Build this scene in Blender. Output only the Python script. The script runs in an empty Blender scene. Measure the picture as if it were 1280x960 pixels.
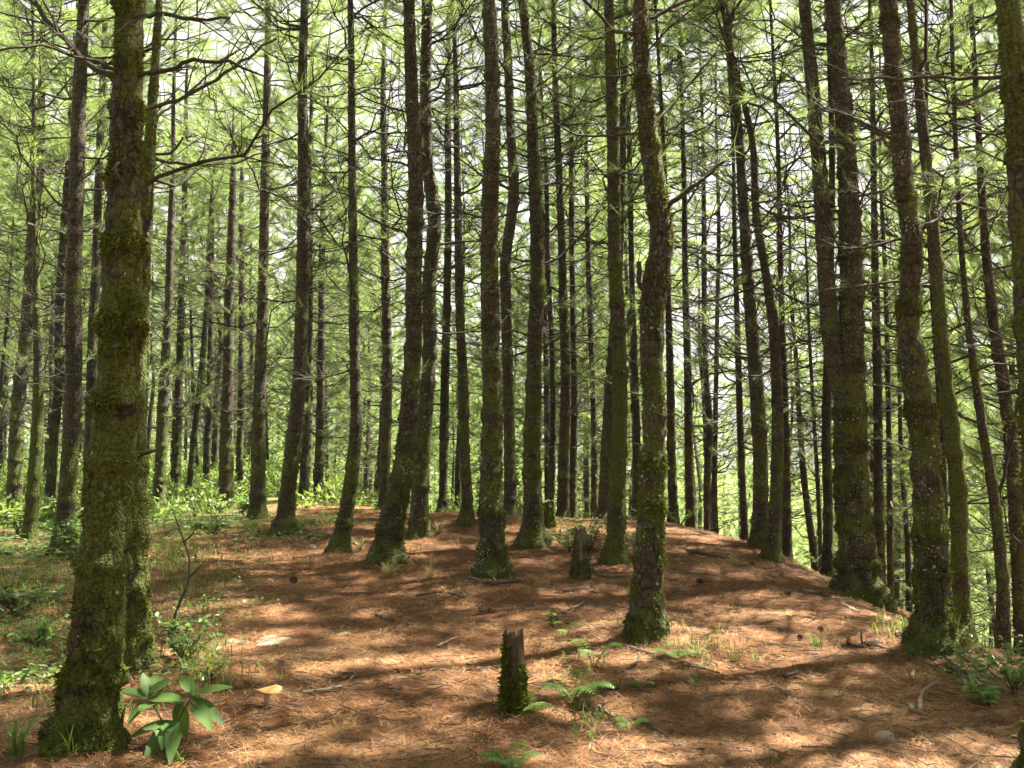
import bpy, math, random
import numpy as np
from mathutils import Vector, Matrix, noise as mnoise

scene = bpy.context.scene
R = math.radians
# ------------------------------------------------------------------ camera
F = 1229.0                       # focal length in pixels of a 1280 x 960 picture
PITCH = math.atan(80 / F)
CAM = np.array([0.0, 0.0, 1.6])
cam_data = bpy.data.cameras.new('camera')
cam = bpy.data.objects.new('camera', cam_data)
scene.collection.objects.link(cam)
cam.location = CAM
cam.rotation_euler = (R(90) + PITCH, 0, 0)
cam_data.sensor_width = 36
cam_data.lens = 36 * F / 1280
cam_data.clip_start = 0.05
cam_data.clip_end = 3000
scene.camera = cam
# ------------------------------------------------------------------ light
SUN_EL, SUN_AZ = R(62), R(60)    # azimuth clockwise from +Y (away from the camera) towards +X (right)
world = bpy.data.worlds.new('World')
scene.world = world
world.use_nodes = True
wn, wl = world.node_tree.nodes, world.node_tree.links
bg = wn['Background']
sky = wn.new('ShaderNodeTexSky')
sky.sky_type = 'NISHITA'
sky.sun_disc = False
sky.sun_elevation = SUN_EL
sky.sun_rotation = SUN_AZ
sky.air_density, sky.dust_density, sky.ozone_density = 1.0, 3.0, 1.0
tc = wn.new('ShaderNodeTexCoord')
cn = wn.new('ShaderNodeTexNoise'); cn.inputs['Scale'].default_value = 3.0; cn.inputs['Detail'].default_value = 6
cr = wn.new('ShaderNodeValToRGB')
cr.color_ramp.elements[0].position = 0.30; cr.color_ramp.elements[0].color = (0.8, 0.8, 0.8, 1)
cr.color_ramp.elements[1].position = 0.55; cr.color_ramp.elements[1].color = (1, 1, 1, 1)
mx = wn.new('ShaderNodeMix'); mx.data_type = 'RGBA'
mx.inputs['B'].default_value = (2.25, 2.22, 2.1, 1)
wl.new(tc.outputs['Generated'], cn.inputs['Vector']); wl.new(cn.outputs['Fac'], cr.inputs['Fac'])
wl.new(cr.outputs['Color'], mx.inputs['Factor']); wl.new(sky.outputs['Color'], mx.inputs['A'])
wl.new(mx.outputs['Result'], bg.inputs['Color'])
bg.inputs['Strength'].default_value = 0.055
sun_data = bpy.data.lights.new('sun', 'SUN')
sun_data.energy = 5.0
sun_data.angle = R(0.53)
sun_data.color = (1.0, 0.93, 0.80)
sun = bpy.data.objects.new('sun', sun_data)
scene.collection.objects.link(sun)
SUN_DIR = Vector((math.sin(SUN_AZ) * math.cos(SUN_EL), math.cos(SUN_AZ) * math.cos(SUN_EL), math.sin(SUN_EL)))
sun.rotation_euler = SUN_DIR.to_track_quat('Z', 'Y').to_euler()
vs = scene.view_settings
vs.view_transform = 'Standard'; vs.look = 'None'; vs.gamma = 1.0; vs.use_curve_mapping = False
vs.exposure = 3.3
scene.render.engine = 'CYCLES'
cy = scene.cycles
cy.max_bounces = 7; cy.diffuse_bounces = 4; cy.glossy_bounces = 2; cy.transmission_bounces = 5
cy.transparent_max_bounces = 8
cy.use_denoising = True
cy.sample_clamp_indirect = 8.0

HAZE = 0.0002
cy.volume_bounces = 0
# ------------------------------------------------------------------ helpers
def sstep(a, b, x):
    t = np.clip((np.asarray(x, float) - a) / (b - a), 0, 1)
    return t * t * (3 - 2 * t)

def softplus(x, k):
    return np.logaddexp(0, np.asarray(x, float) / k) * k

EDGE_Y = [-40, 2, 5, 8, 10, 15, 20, 24, 40]
EDGE_X = [9, 7.0, 5.8, 4.6, 3.9, 3.9, 3.5, 3.2, 2.0]
BACK_X = [-60, -14, -6, -2, 1, 4, 60]
BACK_Y = [75, 56, 34, 25, 21.5, 20, 20]
MOUNDS = [(-2.4, 5.64, .10), (-2.75, 7.38, .09), (1.14, 8.54, .08), (3.58, 8.5, .10), (4.52, 12.9, .14), (-.24, 12.26, .08), (-1.74, 13.72, .09), (-1.55, 16.52, .07), (.32, 15.22, .09),
          (1.44, 13.7, .08), (-4.04, 17.64, .08), (-2.55, 14.8, .07), (3.99, 16.0, .08), (3.96, 15.18, .08), (-.84, 17.96, .07), (.0, 6.3, .04)]
def ground_h(x, y):
    x = np.asarray(x, float); y = np.asarray(y, float)
    h = 0.26 * np.exp(-((y - 19.5) / 6.0) ** 2 - ((x - 0.5) / 6.5) ** 2)
    h = h - 0.22 * np.exp(-((y - 7.0) / 3.0) ** 2 - ((x + 5.2) / 2.2) ** 2)
    ex = np.interp(y, EDGE_Y, EDGE_X); ey = np.interp(x, BACK_X, BACK_Y)
    a = softplus(x - ex, 0.55) * 0.52
    b = softplus(y - ey, 1.6) * 0.22
    d = np.sqrt(a * a + b * b)
    h = h - 42 * (1 - np.exp(-d / 42))
    for mx_, my_, ma_ in MOUNDS:
        d2 = (x - mx_) ** 2 + (y - my_) ** 2
        h = h + ma_ * np.exp(-d2 / .16) * (1 + .5 * np.sin(5 * np.arctan2(y - my_, x - mx_) + mx_ * 7))
    for kx, ky, ph, am in ((1.9, 0.7, 0.3, .022), (-0.8, 1.7, 1.1, .024), (3.7, 2.9, 2.0, .011), (-4.4, 3.3, 0.7, .010), (0.31, 0.23, 2.2, .05), (9.1, -6.3, .4, .004), (5.2, 10.7, 1.9, .004)):
        h = h + am * np.sin(kx * x + ky * y + ph)
    return h

def ray(px, py):
    r = np.array([1.0, 0, 0]); f = np.array([0, math.cos(PITCH), math.sin(PITCH)]); u = np.array([0, -math.sin(PITCH), math.cos(PITCH)])
    d = f + (px - 640) / F * r - (py - 480) / F * u
    return d / d[1]

def at(px, py, depth):
    return CAM + ray(px, py) * depth

_YS = np.concatenate([np.arange(2.5, 30, .02), np.arange(30, 110, .1)])
def hit(px, py, fallback=None):
    """Where the line of sight through a picture point meets the ground."""
    d = ray(px, py)
    P = CAM[None] + d[None] * _YS[:, None]
    below = np.nonzero(P[:, 2] <= ground_h(P[:, 0], P[:, 1]))[0]
    if len(below) == 0:
        y = fallback or 60.0
    else:
        y = _YS[below[0]]
        if fallback and abs(y - fallback) > 0.5 * fallback: y = fallback
    p = CAM + d * y
    p[2] = float(ground_h(p[0], p[1]))
    return p

def project(p):
    f = np.array([0, math.cos(PITCH), math.sin(PITCH)]); u = np.array([0, -math.sin(PITCH), math.cos(PITCH)])
    v = np.asarray(p) - CAM
    z = v @ f
    return 640 + F * v[0] / z, 480 - F * (v @ u) / z, z

class MB:
    """Collects vertices and faces of one mesh."""
    def __init__(s):
        s.v = []; s.q = []; s.t = []; s.qm = []; s.tm = []; s.n = 0; s.c = []
    def add(s, v, quads=None, tris=None, mat=0, tint=0.5):
        v = np.asarray(v, float).reshape(-1, 3)
        if quads is not None and len(quads):
            s.q.append(np.asarray(quads, np.int64) + s.n); s.qm.append(np.full(len(quads), mat))
        if tris is not None and len(tris):
            s.t.append(np.asarray(tris, np.int64) + s.n); s.tm.append(np.full(len(tris), mat))
        s.v.append(v); s.n += len(v)
        s.c.append(np.broadcast_to(np.asarray(tint, float), (len(v),)).copy())
    def mesh(s, name, mats, smooth=True):
        me = bpy.data.meshes.new(name)
        v = np.concatenate(s.v)
        q = np.concatenate(s.q) if s.q else np.zeros((0, 4), np.int64)
        t = np.concatenate(s.t) if s.t else np.zeros((0, 3), np.int64)
        me.vertices.add(len(v)); me.vertices.foreach_set('co', v.astype(np.float32).ravel())
        loops = np.concatenate([q.ravel(), t.ravel()]).astype(np.int32)
        me.loops.add(len(loops)); me.loops.foreach_set('vertex_index', loops)
        nf = len(q) + len(t)
        me.polygons.add(nf)
        starts = np.concatenate([np.arange(len(q)) * 4, len(q) * 4 + np.arange(len(t)) * 3]).astype(np.int32)
        me.polygons.foreach_set('loop_start', starts)
        mi = np.concatenate(s.qm + s.tm).astype(np.int32)
        me.polygons.foreach_set('material_index', mi)
        me.polygons.foreach_set('use_smooth', np.full(nf, smooth, bool))
        for m in (mats if isinstance(mats, (list, tuple)) else [mats]): me.materials.append(m)
        me.update(calc_edges=True)
        at_ = me.attributes.new('tint', 'FLOAT', 'POINT')
        at_.data.foreach_set('value', np.concatenate(s.c).astype(np.float32))
        return me

COL = scene.collection
def link(name, data, parent=None, loc=None):
    o = bpy.data.objects.new(name, data)
    COL.objects.link(o)
    if loc is not None: o.location = loc
    if parent is not None: o.parent = parent
    return o
def tag(o, label=None, cat=None, group=None, kind=None):
    if label: o['label'] = label
    if cat: o['category'] = cat
    if group: o['group'] = group
    if kind: o['kind'] = kind
    return o
def thing(name, loc, label, cat, group=None):
    o = link(name, None, loc=loc)
    return tag(o, label, cat, group)

def frames(P):
    P = np.asarray(P, float)
    T = np.gradient(P, axis=0); T /= np.linalg.norm(T, axis=1)[:, None] + 1e-12
    ref = np.array([0.0, 1, 0]) if abs(T[0, 1]) < .8 else np.array([1.0, 0, 0])
    A = np.cross(T, ref); bad = np.linalg.norm(A, axis=1) < 1e-3
    A[bad] = np.cross(T[bad], np.array([0.3, .2, .9]))
    A /= np.linalg.norm(A, axis=1)[:, None]
    B = np.cross(T, A)
    return T, A, B
def tube(mb, P, rad, sides=5, mat=0, tint=.5, cap=True):
    P = np.asarray(P, float); n = len(P)
    rad = np.broadcast_to(np.asarray(rad, float), (n,))
    T, A, B = frames(P)
    th = np.arange(sides) / sides * 2 * math.pi
    V = P[:, None] + rad[:, None, None] * (np.cos(th)[None, :, None] * A[:, None] + np.sin(th)[None, :, None] * B[:, None])
    i = np.arange(n - 1)[:, None]; j = np.arange(sides)[None]
    a = i * sides + j; b = i * sides + (j + 1) % sides
    Q = np.stack([a, b, b + sides, a + sides], -1).reshape(-1, 4)
    V = V.reshape(-1, 3); tr = None
    if cap:
        V = np.concatenate([V, P[-1:], P[:1]]); k = n * sides
        j = np.arange(sides)
        tr = np.concatenate([np.stack([(n - 1) * sides + j, (n - 1) * sides + (j + 1) % sides, np.full(sides, k)], -1),
                             np.stack([(j + 1) % sides, j, np.full(sides, k + 1)], -1)])
    mb.add(V, Q, tr, mat, tint)
def unit(v):
    v = np.asarray(v, float); return v / (np.linalg.norm(v, axis=-1, keepdims=True) + 1e-12)
def blades(mb, P, D, L, W, rng, mat=1, tint=.5):
    """One thin triangle for each origin P in direction D."""
    P = np.asarray(P, float); D = unit(D); n = len(P)
    L = np.broadcast_to(L, (n,)); W = np.broadcast_to(W, (n,))
    S = unit(np.cross(D, rng.normal(size=(n, 3))))
    V = np.stack([P - S * W[:, None] / 2, P + S * W[:, None] / 2, P + D * L[:, None]], 1).reshape(-1, 3)
    mb.add(V, None, np.arange(3 * n).reshape(-1, 3), mat, np.repeat(np.broadcast_to(tint, (n,)), 3))
def leaf(mb, base, d, up, L, W, mat=0, tint=.5, droop=.25, fold=.18, nseg=5):
    """One elliptic leaf with a folded midrib, six points long."""
    d = unit(d); side = unit(np.cross(d, up)); nrm = np.cross(side, d)
    s = np.linspace(0, 1, nseg + 1)
    wid = W / 2 * np.sin(np.pi * np.clip(s, .03, .985) ** .8) ** .85
    mid = np.asarray(base)[None] + d[None] * (s * L)[:, None] - nrm[None] * (droop * L * s ** 2)[:, None]
    lft = mid + side[None] * wid[:, None] + nrm[None] * (wid * fold)[:, None]
    rgt = mid - side[None] * wid[:, None] + nrm[None] * (wid * fold)[:, None]
    V = np.stack([lft, mid, rgt], 1).reshape(-1, 3)
    i = np.arange(nseg) * 3
    Q = np.concatenate([np.stack([i, i + 1, i + 4, i + 3], -1), np.stack([i + 1, i + 2, i + 5, i + 4], -1)])
    tt = np.repeat(np.full(nseg + 1, float(tint)), 3); tt[1::3] = np.clip(tt[1::3] + .35, 0, 1)
    mb.add(V, Q, None, mat, tt)

# ------------------------------------------------------------------ materials
class NT:
    def __init__(s, name):
        s.m = bpy.data.materials.new(name); s.m.use_nodes = True
        s.t = s.m.node_tree; s.t.nodes.clear()
        s.out = s.n('OutputMaterial')
    def n(s, typ, **kw):
        nd = s.t.nodes.new('ShaderNode' + typ)
        for k, v in kw.items(): setattr(nd, k, v)
        return nd
    def set(s, sock, v):
        if isinstance(v, bpy.types.NodeSocket): s.t.links.new(v, sock)
        else: sock.default_value = (*v, 1) if isinstance(v, tuple) and len(v) == 3 and sock.type == 'RGBA' else v
    def noise(s, vec, scale, detail=4, rough=.55, dist=0):
        nd = s.n('TexNoise'); s.set(nd.inputs['Vector'], vec)
        nd.inputs['Scale'].default_value = scale; nd.inputs['Detail'].default_value = detail
        nd.inputs['Roughness'].default_value = rough; nd.inputs['Distortion'].default_value = dist
        return nd.outputs['Fac']
    def ramp(s, fac, stops):
        nd = s.n('ValToRGB'); s.set(nd.inputs['Fac'], fac)
        e = nd.color_ramp.elements
        while len(e) < len(stops): e.new(.5)
        for k, (p, c) in enumerate(stops):
            e[k].position = p; e[k].color = (*c, 1) if isinstance(c, tuple) else (c, c, c, 1)
        return nd.outputs['Color']
    def mix(s, fac, a, b, blend='MIX'):
        nd = s.n('Mix', data_type='RGBA', blend_type=blend)
        s.set(nd.inputs['Factor'], fac); s.set(nd.inputs['A'], a); s.set(nd.inputs['B'], b)
        return nd.outputs['Result']
    def math(s, op, a, b=0.0, clamp=False):
        nd = s.n('Math', operation=op, use_clamp=clamp)
        s.set(nd.inputs[0], a); s.set(nd.inputs[1], b)
        return nd.outputs[0]
    def mapping(s, vec, scale):
        nd = s.n('Mapping'); s.set(nd.inputs['Vector'], vec); nd.inputs['Scale'].default_value = scale
        return nd.outputs['Vector']
    def bsdf(s, col, rough=.8, spec=.3, height=None, strength=.5, dist=.02):
        b = s.n('BsdfPrincipled')
        s.set(b.inputs['Base Color'], col); s.set(b.inputs['Roughness'], rough); b.inputs['Specular IOR Level'].default_value = spec
        if height is not None:
            bm = s.n('Bump'); bm.inputs['Strength'].default_value = strength; bm.inputs['Distance'].default_value = dist
            s.set(bm.inputs['Height'], height); s.t.links.new(bm.outputs['Normal'], b.inputs['Normal'])
        return b.outputs['BSDF']
    def done(s, shader):
        s.t.links.new(shader, s.out.inputs['Surface']); return s.m

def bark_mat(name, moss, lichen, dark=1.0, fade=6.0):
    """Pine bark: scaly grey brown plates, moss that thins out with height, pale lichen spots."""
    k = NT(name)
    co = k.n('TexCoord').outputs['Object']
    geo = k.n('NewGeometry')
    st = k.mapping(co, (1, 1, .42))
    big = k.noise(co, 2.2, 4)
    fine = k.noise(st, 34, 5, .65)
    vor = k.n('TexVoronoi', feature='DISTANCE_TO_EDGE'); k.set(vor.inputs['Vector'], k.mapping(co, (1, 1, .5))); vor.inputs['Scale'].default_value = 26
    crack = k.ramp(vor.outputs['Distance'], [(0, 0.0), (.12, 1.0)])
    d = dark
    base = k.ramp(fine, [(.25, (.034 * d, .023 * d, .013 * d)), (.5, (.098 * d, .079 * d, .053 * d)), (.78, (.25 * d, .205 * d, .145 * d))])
    base = k.mix(k.ramp(k.noise(st, 7, 3), [(.4, 0.), (.65, .6)]), base, (.155 * d, .108 * d, .068 * d))
    ringn = k.noise(k.mapping(co, (1, 1, 7)), 4.5, 4, .6)
    base = k.mix(k.ramp(ringn, [(.36, .75), (.5, 0.)]), base, (.03 * d, .021 * d, .013 * d))
    base = k.mix(k.math('MULTIPLY', k.math('SUBTRACT', 1.0, crack), .75), base, (.02 * d, .015 * d, .010 * d))
    sep = k.n('SeparateXYZ'); k.set(sep.inputs[0], co)
    hfac = k.math('SUBTRACT', 1.0, k.math('DIVIDE', sep.outputs['Z'], fade), True)
    sn = k.n('SeparateXYZ'); k.set(sn.inputs[0], geo.outputs['Normal'])
    m = k.math('ADD', k.math('MULTIPLY', hfac, .34), k.math('MULTIPLY', k.math('SUBTRACT', big, .5), 2.1))
    m = k.math('ADD', m, k.math('MULTIPLY', k.math('SUBTRACT', k.noise(co, 17, 4), .5), .8))
    m = k.math('ADD', m, k.math('MULTIPLY', sn.outputs['Z'], .35))
    m = k.math('ADD', m, k.math('MULTIPLY', sn.outputs['X'], .10))
    mf = k.ramp(k.math('ADD', m, moss - .30), [(.22, 0.), (.34, .96)])
    mossc = k.ramp(k.noise(co, 60, 3), [(.3, (.022, .029, .005)), (.7, (.105, .122, .016))])
    col = k.mix(mf, base, mossc)
    lv = k.n('TexVoronoi', feature='F1'); k.set(lv.inputs['Vector'], co); lv.inputs['Scale'].default_value = 30
    lf = k.math('MULTIPLY', k.ramp(lv.outputs['Distance'], [(.22, 1.), (.34, 0.)]), k.ramp(k.noise(co, 4.5, 3), [(.5, 0.), (.62, lichen)]))
    col = k.mix(lf, col  , (.24, .27, .18))
    hgt = k.math('ADD', k.math('ADD', k.math('MULTIPLY', crack, .7), k.math('MULTIPLY', ringn, .8)), k.math('ADD', fine, k.math('MULTIPLY', k.noise(co, 90, 2), mf)))
    return k.done(k.bsdf(col, .85, .25, hgt, .9, .018))

def leaf_mat(name, c0, c1, tr, rough=.5, trans=.45, spec=.35):
    """A leaf that shows its own colour and lets sunlight glow through."""
    k = NT(name)
    a = k.n('Attribute', attribute_name='tint')
    oi = k.n('ObjectInfo')
    f = k.math('ADD', k.math('MULTIPLY', a.outputs['Fac'], .75), k.math('MULTIPLY', oi.outputs['Random'], .25))
    col = k.ramp(f, [(0.05, c0), (.95, c1)])
    b = k.bsdf(col, rough, spec)
    t = k.n('BsdfTranslucent'); k.set(t.inputs['Color'], k.mix(1.0, col, tr, 'MULTIPLY'))
    mxs = k.n('MixShader'); mxs.inputs[0].default_value = trans
    k.t.links.new(b, mxs.inputs[1]); k.t.links.new(t.outputs[0], mxs.inputs[2])
    return k.done(mxs.outputs[0])
def plain_mat(name, c0, c1, scale=20, rough=.85, bump=.5, stretch=(1, 1, 1), spec=.2):
    k = NT(name)
    co = k.n('TexCoord').outputs['Object']
    n = k.noise(k.mapping(co, stretch), scale, 6, .65)
    a = k.n('Attribute', attribute_name='tint')
    col = k.ramp(n, [(.25, c0), (.75, c1)])
    return k.done(k.bsdf(col, rough, spec, n, bump, .01))

M = {}
M['bark_heavy'] = bark_mat('bark_deep_moss', .46, .35, .56, 9.0)
M['bark_mossy'] = bark_mat('bark_mossy', .30, .9, .55, 6.0)
M['bark'] = bark_mat('bark_plain', .23, .55, .56, 6.0)
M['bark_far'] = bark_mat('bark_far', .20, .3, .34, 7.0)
M['branch'] = plain_mat('dead_branch_bark', (.018, .015, .011), (.068, .056, .040), 40, .9, .4)
M['needle'] = leaf_mat('pine_needles', (.062, .089, .029), (.138, .173, .062), (2.6, 2.7, 2.15), .5, .58, .3)
M['needle_far'] = M['needle']
M['moss'] = leaf_mat('moss_tufts', (.026, .034, .005), (.130, .148, .018), (1.4, 1.4, .8), .8, .25, .1)
M['lichen'] = leaf_mat('lichen_flakes', (.17, .20, .13), (.38, .42, .31), (.8, .9, .7), .8, .15, .1)
M['grass'] = leaf_mat('grass_blades', (.05, .10, .02), (.15, .20, .05), (1.6, 1.7, .9), .5, .4)
M['drygrass'] = leaf_mat('dry_grass_blades', (.16, .17, .06), (.32, .29, .14), (1.2, 1.1, .8), .6, .3)
M['broad'] = leaf_mat('broad_leaves', (.045, .095, .020), (.105, .180, .048), (1.5, 1.7, .8), .55, .4, .25)
M['shrub'] = leaf_mat('shrub_leaves', (.045, .085, .028), (.11, .17, .05), (1.6, 1.8, .9), .38, .4, .5)
M['shrub_pale'] = leaf_mat('pale_shrub_leaves', (.10, .16, .055), (.20, .28, .11), (1.5, 1.6, .9), .4, .4, .5)
M['shrub_lime'] = leaf_mat('lime_shrub_leaves', (.058, .092, .026), (.155, .20, .062), (1.6, 1.7, .9), .45, .5, .4)
M['fern'] = leaf_mat('fern_pinnae', (.06, .13, .025), (.14, .22, .05), (1.5, 1.6, .8), .45, .4)
M['deadfern'] = leaf_mat('dead_fern_pinnae', (.14, .115, .07), (.30, .25, .17), (1, .9, .7), .7, .2, .1)
M['stem'] = plain_mat('green_stem', (.05, .06, .02), (.10, .11, .04), 30, .7, .2)
M['stick'] = plain_mat('stick_bark', (.030, .023, .018), (.105, .08, .06), 45, .9, .5)
M['palestick'] = plain_mat('weathered_stick', (.13, .105, .075), (.30, .25, .18), 45, .85, .4)
M['deadwood'] = plain_mat('stump_wood', (.016, .011, .007), (.105, .066, .038), 26, .9, 1.0, (1, 1, .16))
M['greywood'] = plain_mat('weathered_stump_wood', (.04, .033, .026), (.17, .14, .105), 26, .9, 1.0, (1, 1, .16))
M['rock'] = plain_mat('grey_rock', (.17, .15, .12), (.34, .31, .26), 14, .9, .6)
M['cone'] = plain_mat('pine_cone_scales', (.035, .022, .016), (.11, .07, .045), 60, .8, .4)
M['mushroom'] = plain_mat('mushroom_cap', (.42, .22, .07), (.60, .36, .14), 25, .6, .15)
M['mushstem'] = plain_mat('mushroom_stem', (.38, .28, .16), (.5, .4, .25), 30, .7, .15)

def litter_mat():
    k = NT('pine_needle_litter')
    a = k.n('Attribute', attribute_name='tint').outputs['Fac']
    col = k.ramp(a, [(0, (.040, .017, .007)), (.28, (.125, .050, .017)), (.58, (.245, .114, .043)), (.82, (.38, .225, .098)), (1, (.54, .40, .205))])
    b = k.bsdf(col, .6, .3)
    return k.done(b)
M['litter'] = litter_mat()
def ground_mat():
    k = NT('forest_floor')
    co = k.n('NewGeometry').outputs['Position']
    n1 = k.noise(co, 1.1, 5); n2 = k.noise(co, 14, 6, .7, .6); n3 = k.noise(co, 70, 4, .7, 1.2)
    red = k.ramp(n3, [(.28, (.05, .019, .009)), (.5, (.12, .048, .015)), (.72, (.22, .10, .034))])
    dark = k.ramp(n2, [(.3, (.028, .015, .009)), (.6, (.10, .042, .019))])
    col = k.mix(k.ramp(n2, [(.40, .75), (.56, 0.)]), red, dark)
    sep = k.n('SeparateXYZ'); k.set(sep.inputs[0], co)
    gx = k.math('MULTIPLY', k.math('SUBTRACT', k.math('MULTIPLY', sep.outputs['X'], -1.0), 2.2), .11, True)
    far = k.math('MULTIPLY', k.math('SUBTRACT', sep.outputs['Y'], 20.0), .05, True)
    gm = k.math('ADD', k.math('MAXIMUM', gx, far), k.math('MULTIPLY', k.math('SUBTRACT', n1, .5), 1.3))
    gm = k.math('ADD', gm, k.math('MULTIPLY', k.math('SUBTRACT', n2, .5), .8))
    green = k.ramp(n3, [(.3, (.030, .048, .012)), (.7, (.10, .13, .035))])
    col = k.mix(k.ramp(gm, [(.36, 0.), (.60, .85)]), col, green)
    h = k.math('ADD', n3, k.math('MULTIPLY', n2, 1.2))
    return k.done(k.bsdf(col, .85, .2, h, .8, .03))
M['ground'] = ground_mat()

# ------------------------------------------------------------------ ground
def axis(a, b, step, lo, hi):
    core = np.arange(a, b + 1e-6, step)
    up = [b]; s = step
    while up[-1] < hi: s *= 1.22; up.append(up[-1] + s)
    dn = [a]; s = step
    while dn[-1] > lo: s *= 1.22; dn.append(dn[-1] - s)
    return np.concatenate([dn[:0:-1], core, up[1:]])
gx = axis(-9, 9, .09, -900, 900); gy = axis(3, 27, .09, -300, 1500)
X, Y = np.meshgrid(gx, gy)
mb = MB()
nx, ny = len(gx), len(gy)
Z = ground_h(X, Y)
i = np.arange(ny - 1)[:, None] * nx + np.arange(nx - 1)[None]
mb.add(np.stack([X, Y, Z], -1), np.stack([i, i + 1, i + nx + 1, i + nx], -1).reshape(-1, 4))
ground = link('ground', mb.mesh('ground', M['ground']))
tag(ground, 'forest floor of rusty brown pine needles falling away on the right', kind='structure')

# ------------------------------------------------------------------ trunks
def resample(P, W, step):
    P = np.asarray(P, float)
    s = np.concatenate([[0], np.cumsum(np.linalg.norm(np.diff(P, axis=0), axis=1))])
    # smooth cubic through the points
    n = max(4, int(s[-1] / step))
    q = np.linspace(0, s[-1], n)
    m = np.gradient(P, s, axis=0); mw = np.gradient(np.asarray(W, float), s)
    k = np.clip(np.searchsorted(s, q, 'right') - 1, 0, len(s) - 2)
    h = s[k + 1] - s[k]; t = (q - s[k]) / h
    h00, h10, h01, h11 = 2*t**3-3*t**2+1, t**3-2*t**2+t, -2*t**3+3*t**2, t**3-t**2
    Q = h00[:, None]*P[k] + (h10*h)[:, None]*m[k] + h01[:, None]*P[k+1] + (h11*h)[:, None]*m[k+1]
    V = h00*np.asarray(W)[k] + h10*h*mw[k] + h01*np.asarray(W)[k+1] + h11*h*mw[k+1]
    return Q, V, q

def trunk_surface(P, rad, sides, seed, ground_z, flare=.0, rough=.05, whorl=.45, lobes=5, amp=1.0):
    """Vertices and quads of a trunk: knobbly whorls, bark relief, roots that spread at the foot."""
    rng = np.random.default_rng(seed)
    n = len(P)
    T, A, B = frames(P)
    th = np.arange(sides) / sides * 2 * math.pi
    arc = np.concatenate([[0], np.cumsum(np.linalg.norm(np.diff(P, axis=0), axis=1))])
    bump = np.zeros(n); hs = arc[0] + rng.uniform(.3, .8); rings = []
    while hs < arc[-1]:
        rings.append(hs); bump += amp * rng.uniform(.05, .16) * np.exp(-((arc - hs) / rng.uniform(.03, .07)) ** 2); hs += whorl * rng.uniform(.7, 1.35)
    hgt = P[:, 2] - ground_z
    fl = flare * np.exp(-np.clip(hgt, 0, None) / .16)
    ph = rng.uniform(0, 6.28, 4)
    lob = 1 + .45 * np.sin(lobes * th + ph[0]) + .3 * np.sin((lobes - 2) * th + ph[1])
    r = rad[:, None] * (1 + bump[:, None] + fl[:, None] * np.clip(lob, .1, 2)[None])
    off = rng.uniform(-50, 50, 3)
    D = np.cos(th)[None, :, None] * A[:, None] + np.sin(th)[None, :, None] * B[:, None]
    V = P[:, None] + r[..., None] * D
    flat = V.reshape(-1, 3)
    nz = np.empty(len(flat)); sc = 1.0
    big = 1 / max(.06, float(rad.mean()) * .9)
    for a, p in enumerate(flat):
        q = Vector((p[0] + off[0], p[1] + off[1], (p[2]) * .6 + off[2]))
        nz[a] = mnoise.noise(q * big) * 1.5 + mnoise.noise(q * 16) * .8 + mnoise.noise(q * 45) * .45
    V = V + (nz.reshape(n, sides) * rough)[..., None] * rad[:, None, None] * D * (1 + 1.0 * np.exp(-np.clip(hgt, 0, None) / .8))[:, None, None]
    i_ = np.arange(n - 1)[:, None]; j = np.arange(sides)[None]
    a = i_ * sides + j; b = i_ * sides + (j + 1) % sides
    Q = np.stack([a, b, b + sides, a + sides], -1).reshape(-1, 4)
    return V.reshape(-1, 3), Q, rings

def fuzz(V, Q, dens, rng, mask_fn, kind):
    """Moss tufts or lichen flakes rooted on the faces of a trunk."""
    a, b, c = V[Q[:, 0]], V[Q[:, 1]], V[Q[:, 2]]
    nrm = np.cross(b - a, V[Q[:, 3]] - a); ar = np.linalg.norm(nrm, axis=1); nrm = nrm / (ar[:, None] + 1e-12)
    cen = (a + c) / 2
    if (np.einsum('ij,ij->i', nrm, cen - cen.mean(0)) * 1).mean() < 0: nrm = -nrm
    w = ar * mask_fn(cen)
    n = int(dens * w.sum())
    if n < 4: return None
    k = rng.choice(len(Q), n, p=w / w.sum())
    u, v = rng.random((2, n))
    P = a[k] + (b[k] - a[k]) * u[:, None] + (V[Q[k, 3]] - a[k]) * v[:, None]
    N = nrm[k]
    mb = MB()
    if kind == 'moss':
        L = rng.uniform(.008, .024, n) * np.where(rng.random(n) < .12, 2.1, 1)
        D = N * .8 + rng.normal(size=(n, 3)) * .5 + np.array([0, 0, -.25])
        blades(mb, P - N * .003, D, L, L * .55, rng, 0, rng.random(n))
        return mb
    # lichen: little five sided cups
    for p, nn in zip(P, N):
        r = .005 + .012 * rng.random() ** 2.2; x = unit(np.cross(nn, rng.normal(size=3))); y = np.cross(nn, x)
        th = np.arange(5) * 2 * math.pi / 5 + rng.random()
        rr = r * rng.uniform(.6, 1.2, 5)
        ring = p + nn * rng.uniform(.003, .010) + np.cos(th)[:, None] * rr[:, None] * x + np.sin(th)[:, None] * rr[:, None] * y
        mb.add(np.concatenate([ring, [p + nn * .002]]), None, [(0, 1, 5), (1, 2, 5), (2, 3, 5), (3, 4, 5), (4, 0, 5)], 0, rng.random())
    return mb

# ------------------------------------------------------------------ boughs and crowns
def tufts(mb, P, D, rng, per=12, L=(.15, .27), W=.007, mat=1, spread=.75, droop=.25):
    P = np.asarray(P); D = np.asarray(D); n = len(P)
    if n == 0: return
    PP = np.repeat(P, per, 0); DD = np.repeat(unit(D), per, 0)
    dd = DD * .9 + rng.normal(size=PP.shape) * spread * .52
    dd[:, 2] -= droop * rng.uniform(.2, 1.2, n * per)
    t = np.repeat(rng.random(n), per) * .6 + rng.random(n * per) * .4
    PP = PP - DD * rng.uniform(0, .24, (n * per, 1))
    blades(mb, PP, dd, rng.uniform(L[0], L[1], n * per), W, rng, mat, t)

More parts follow.
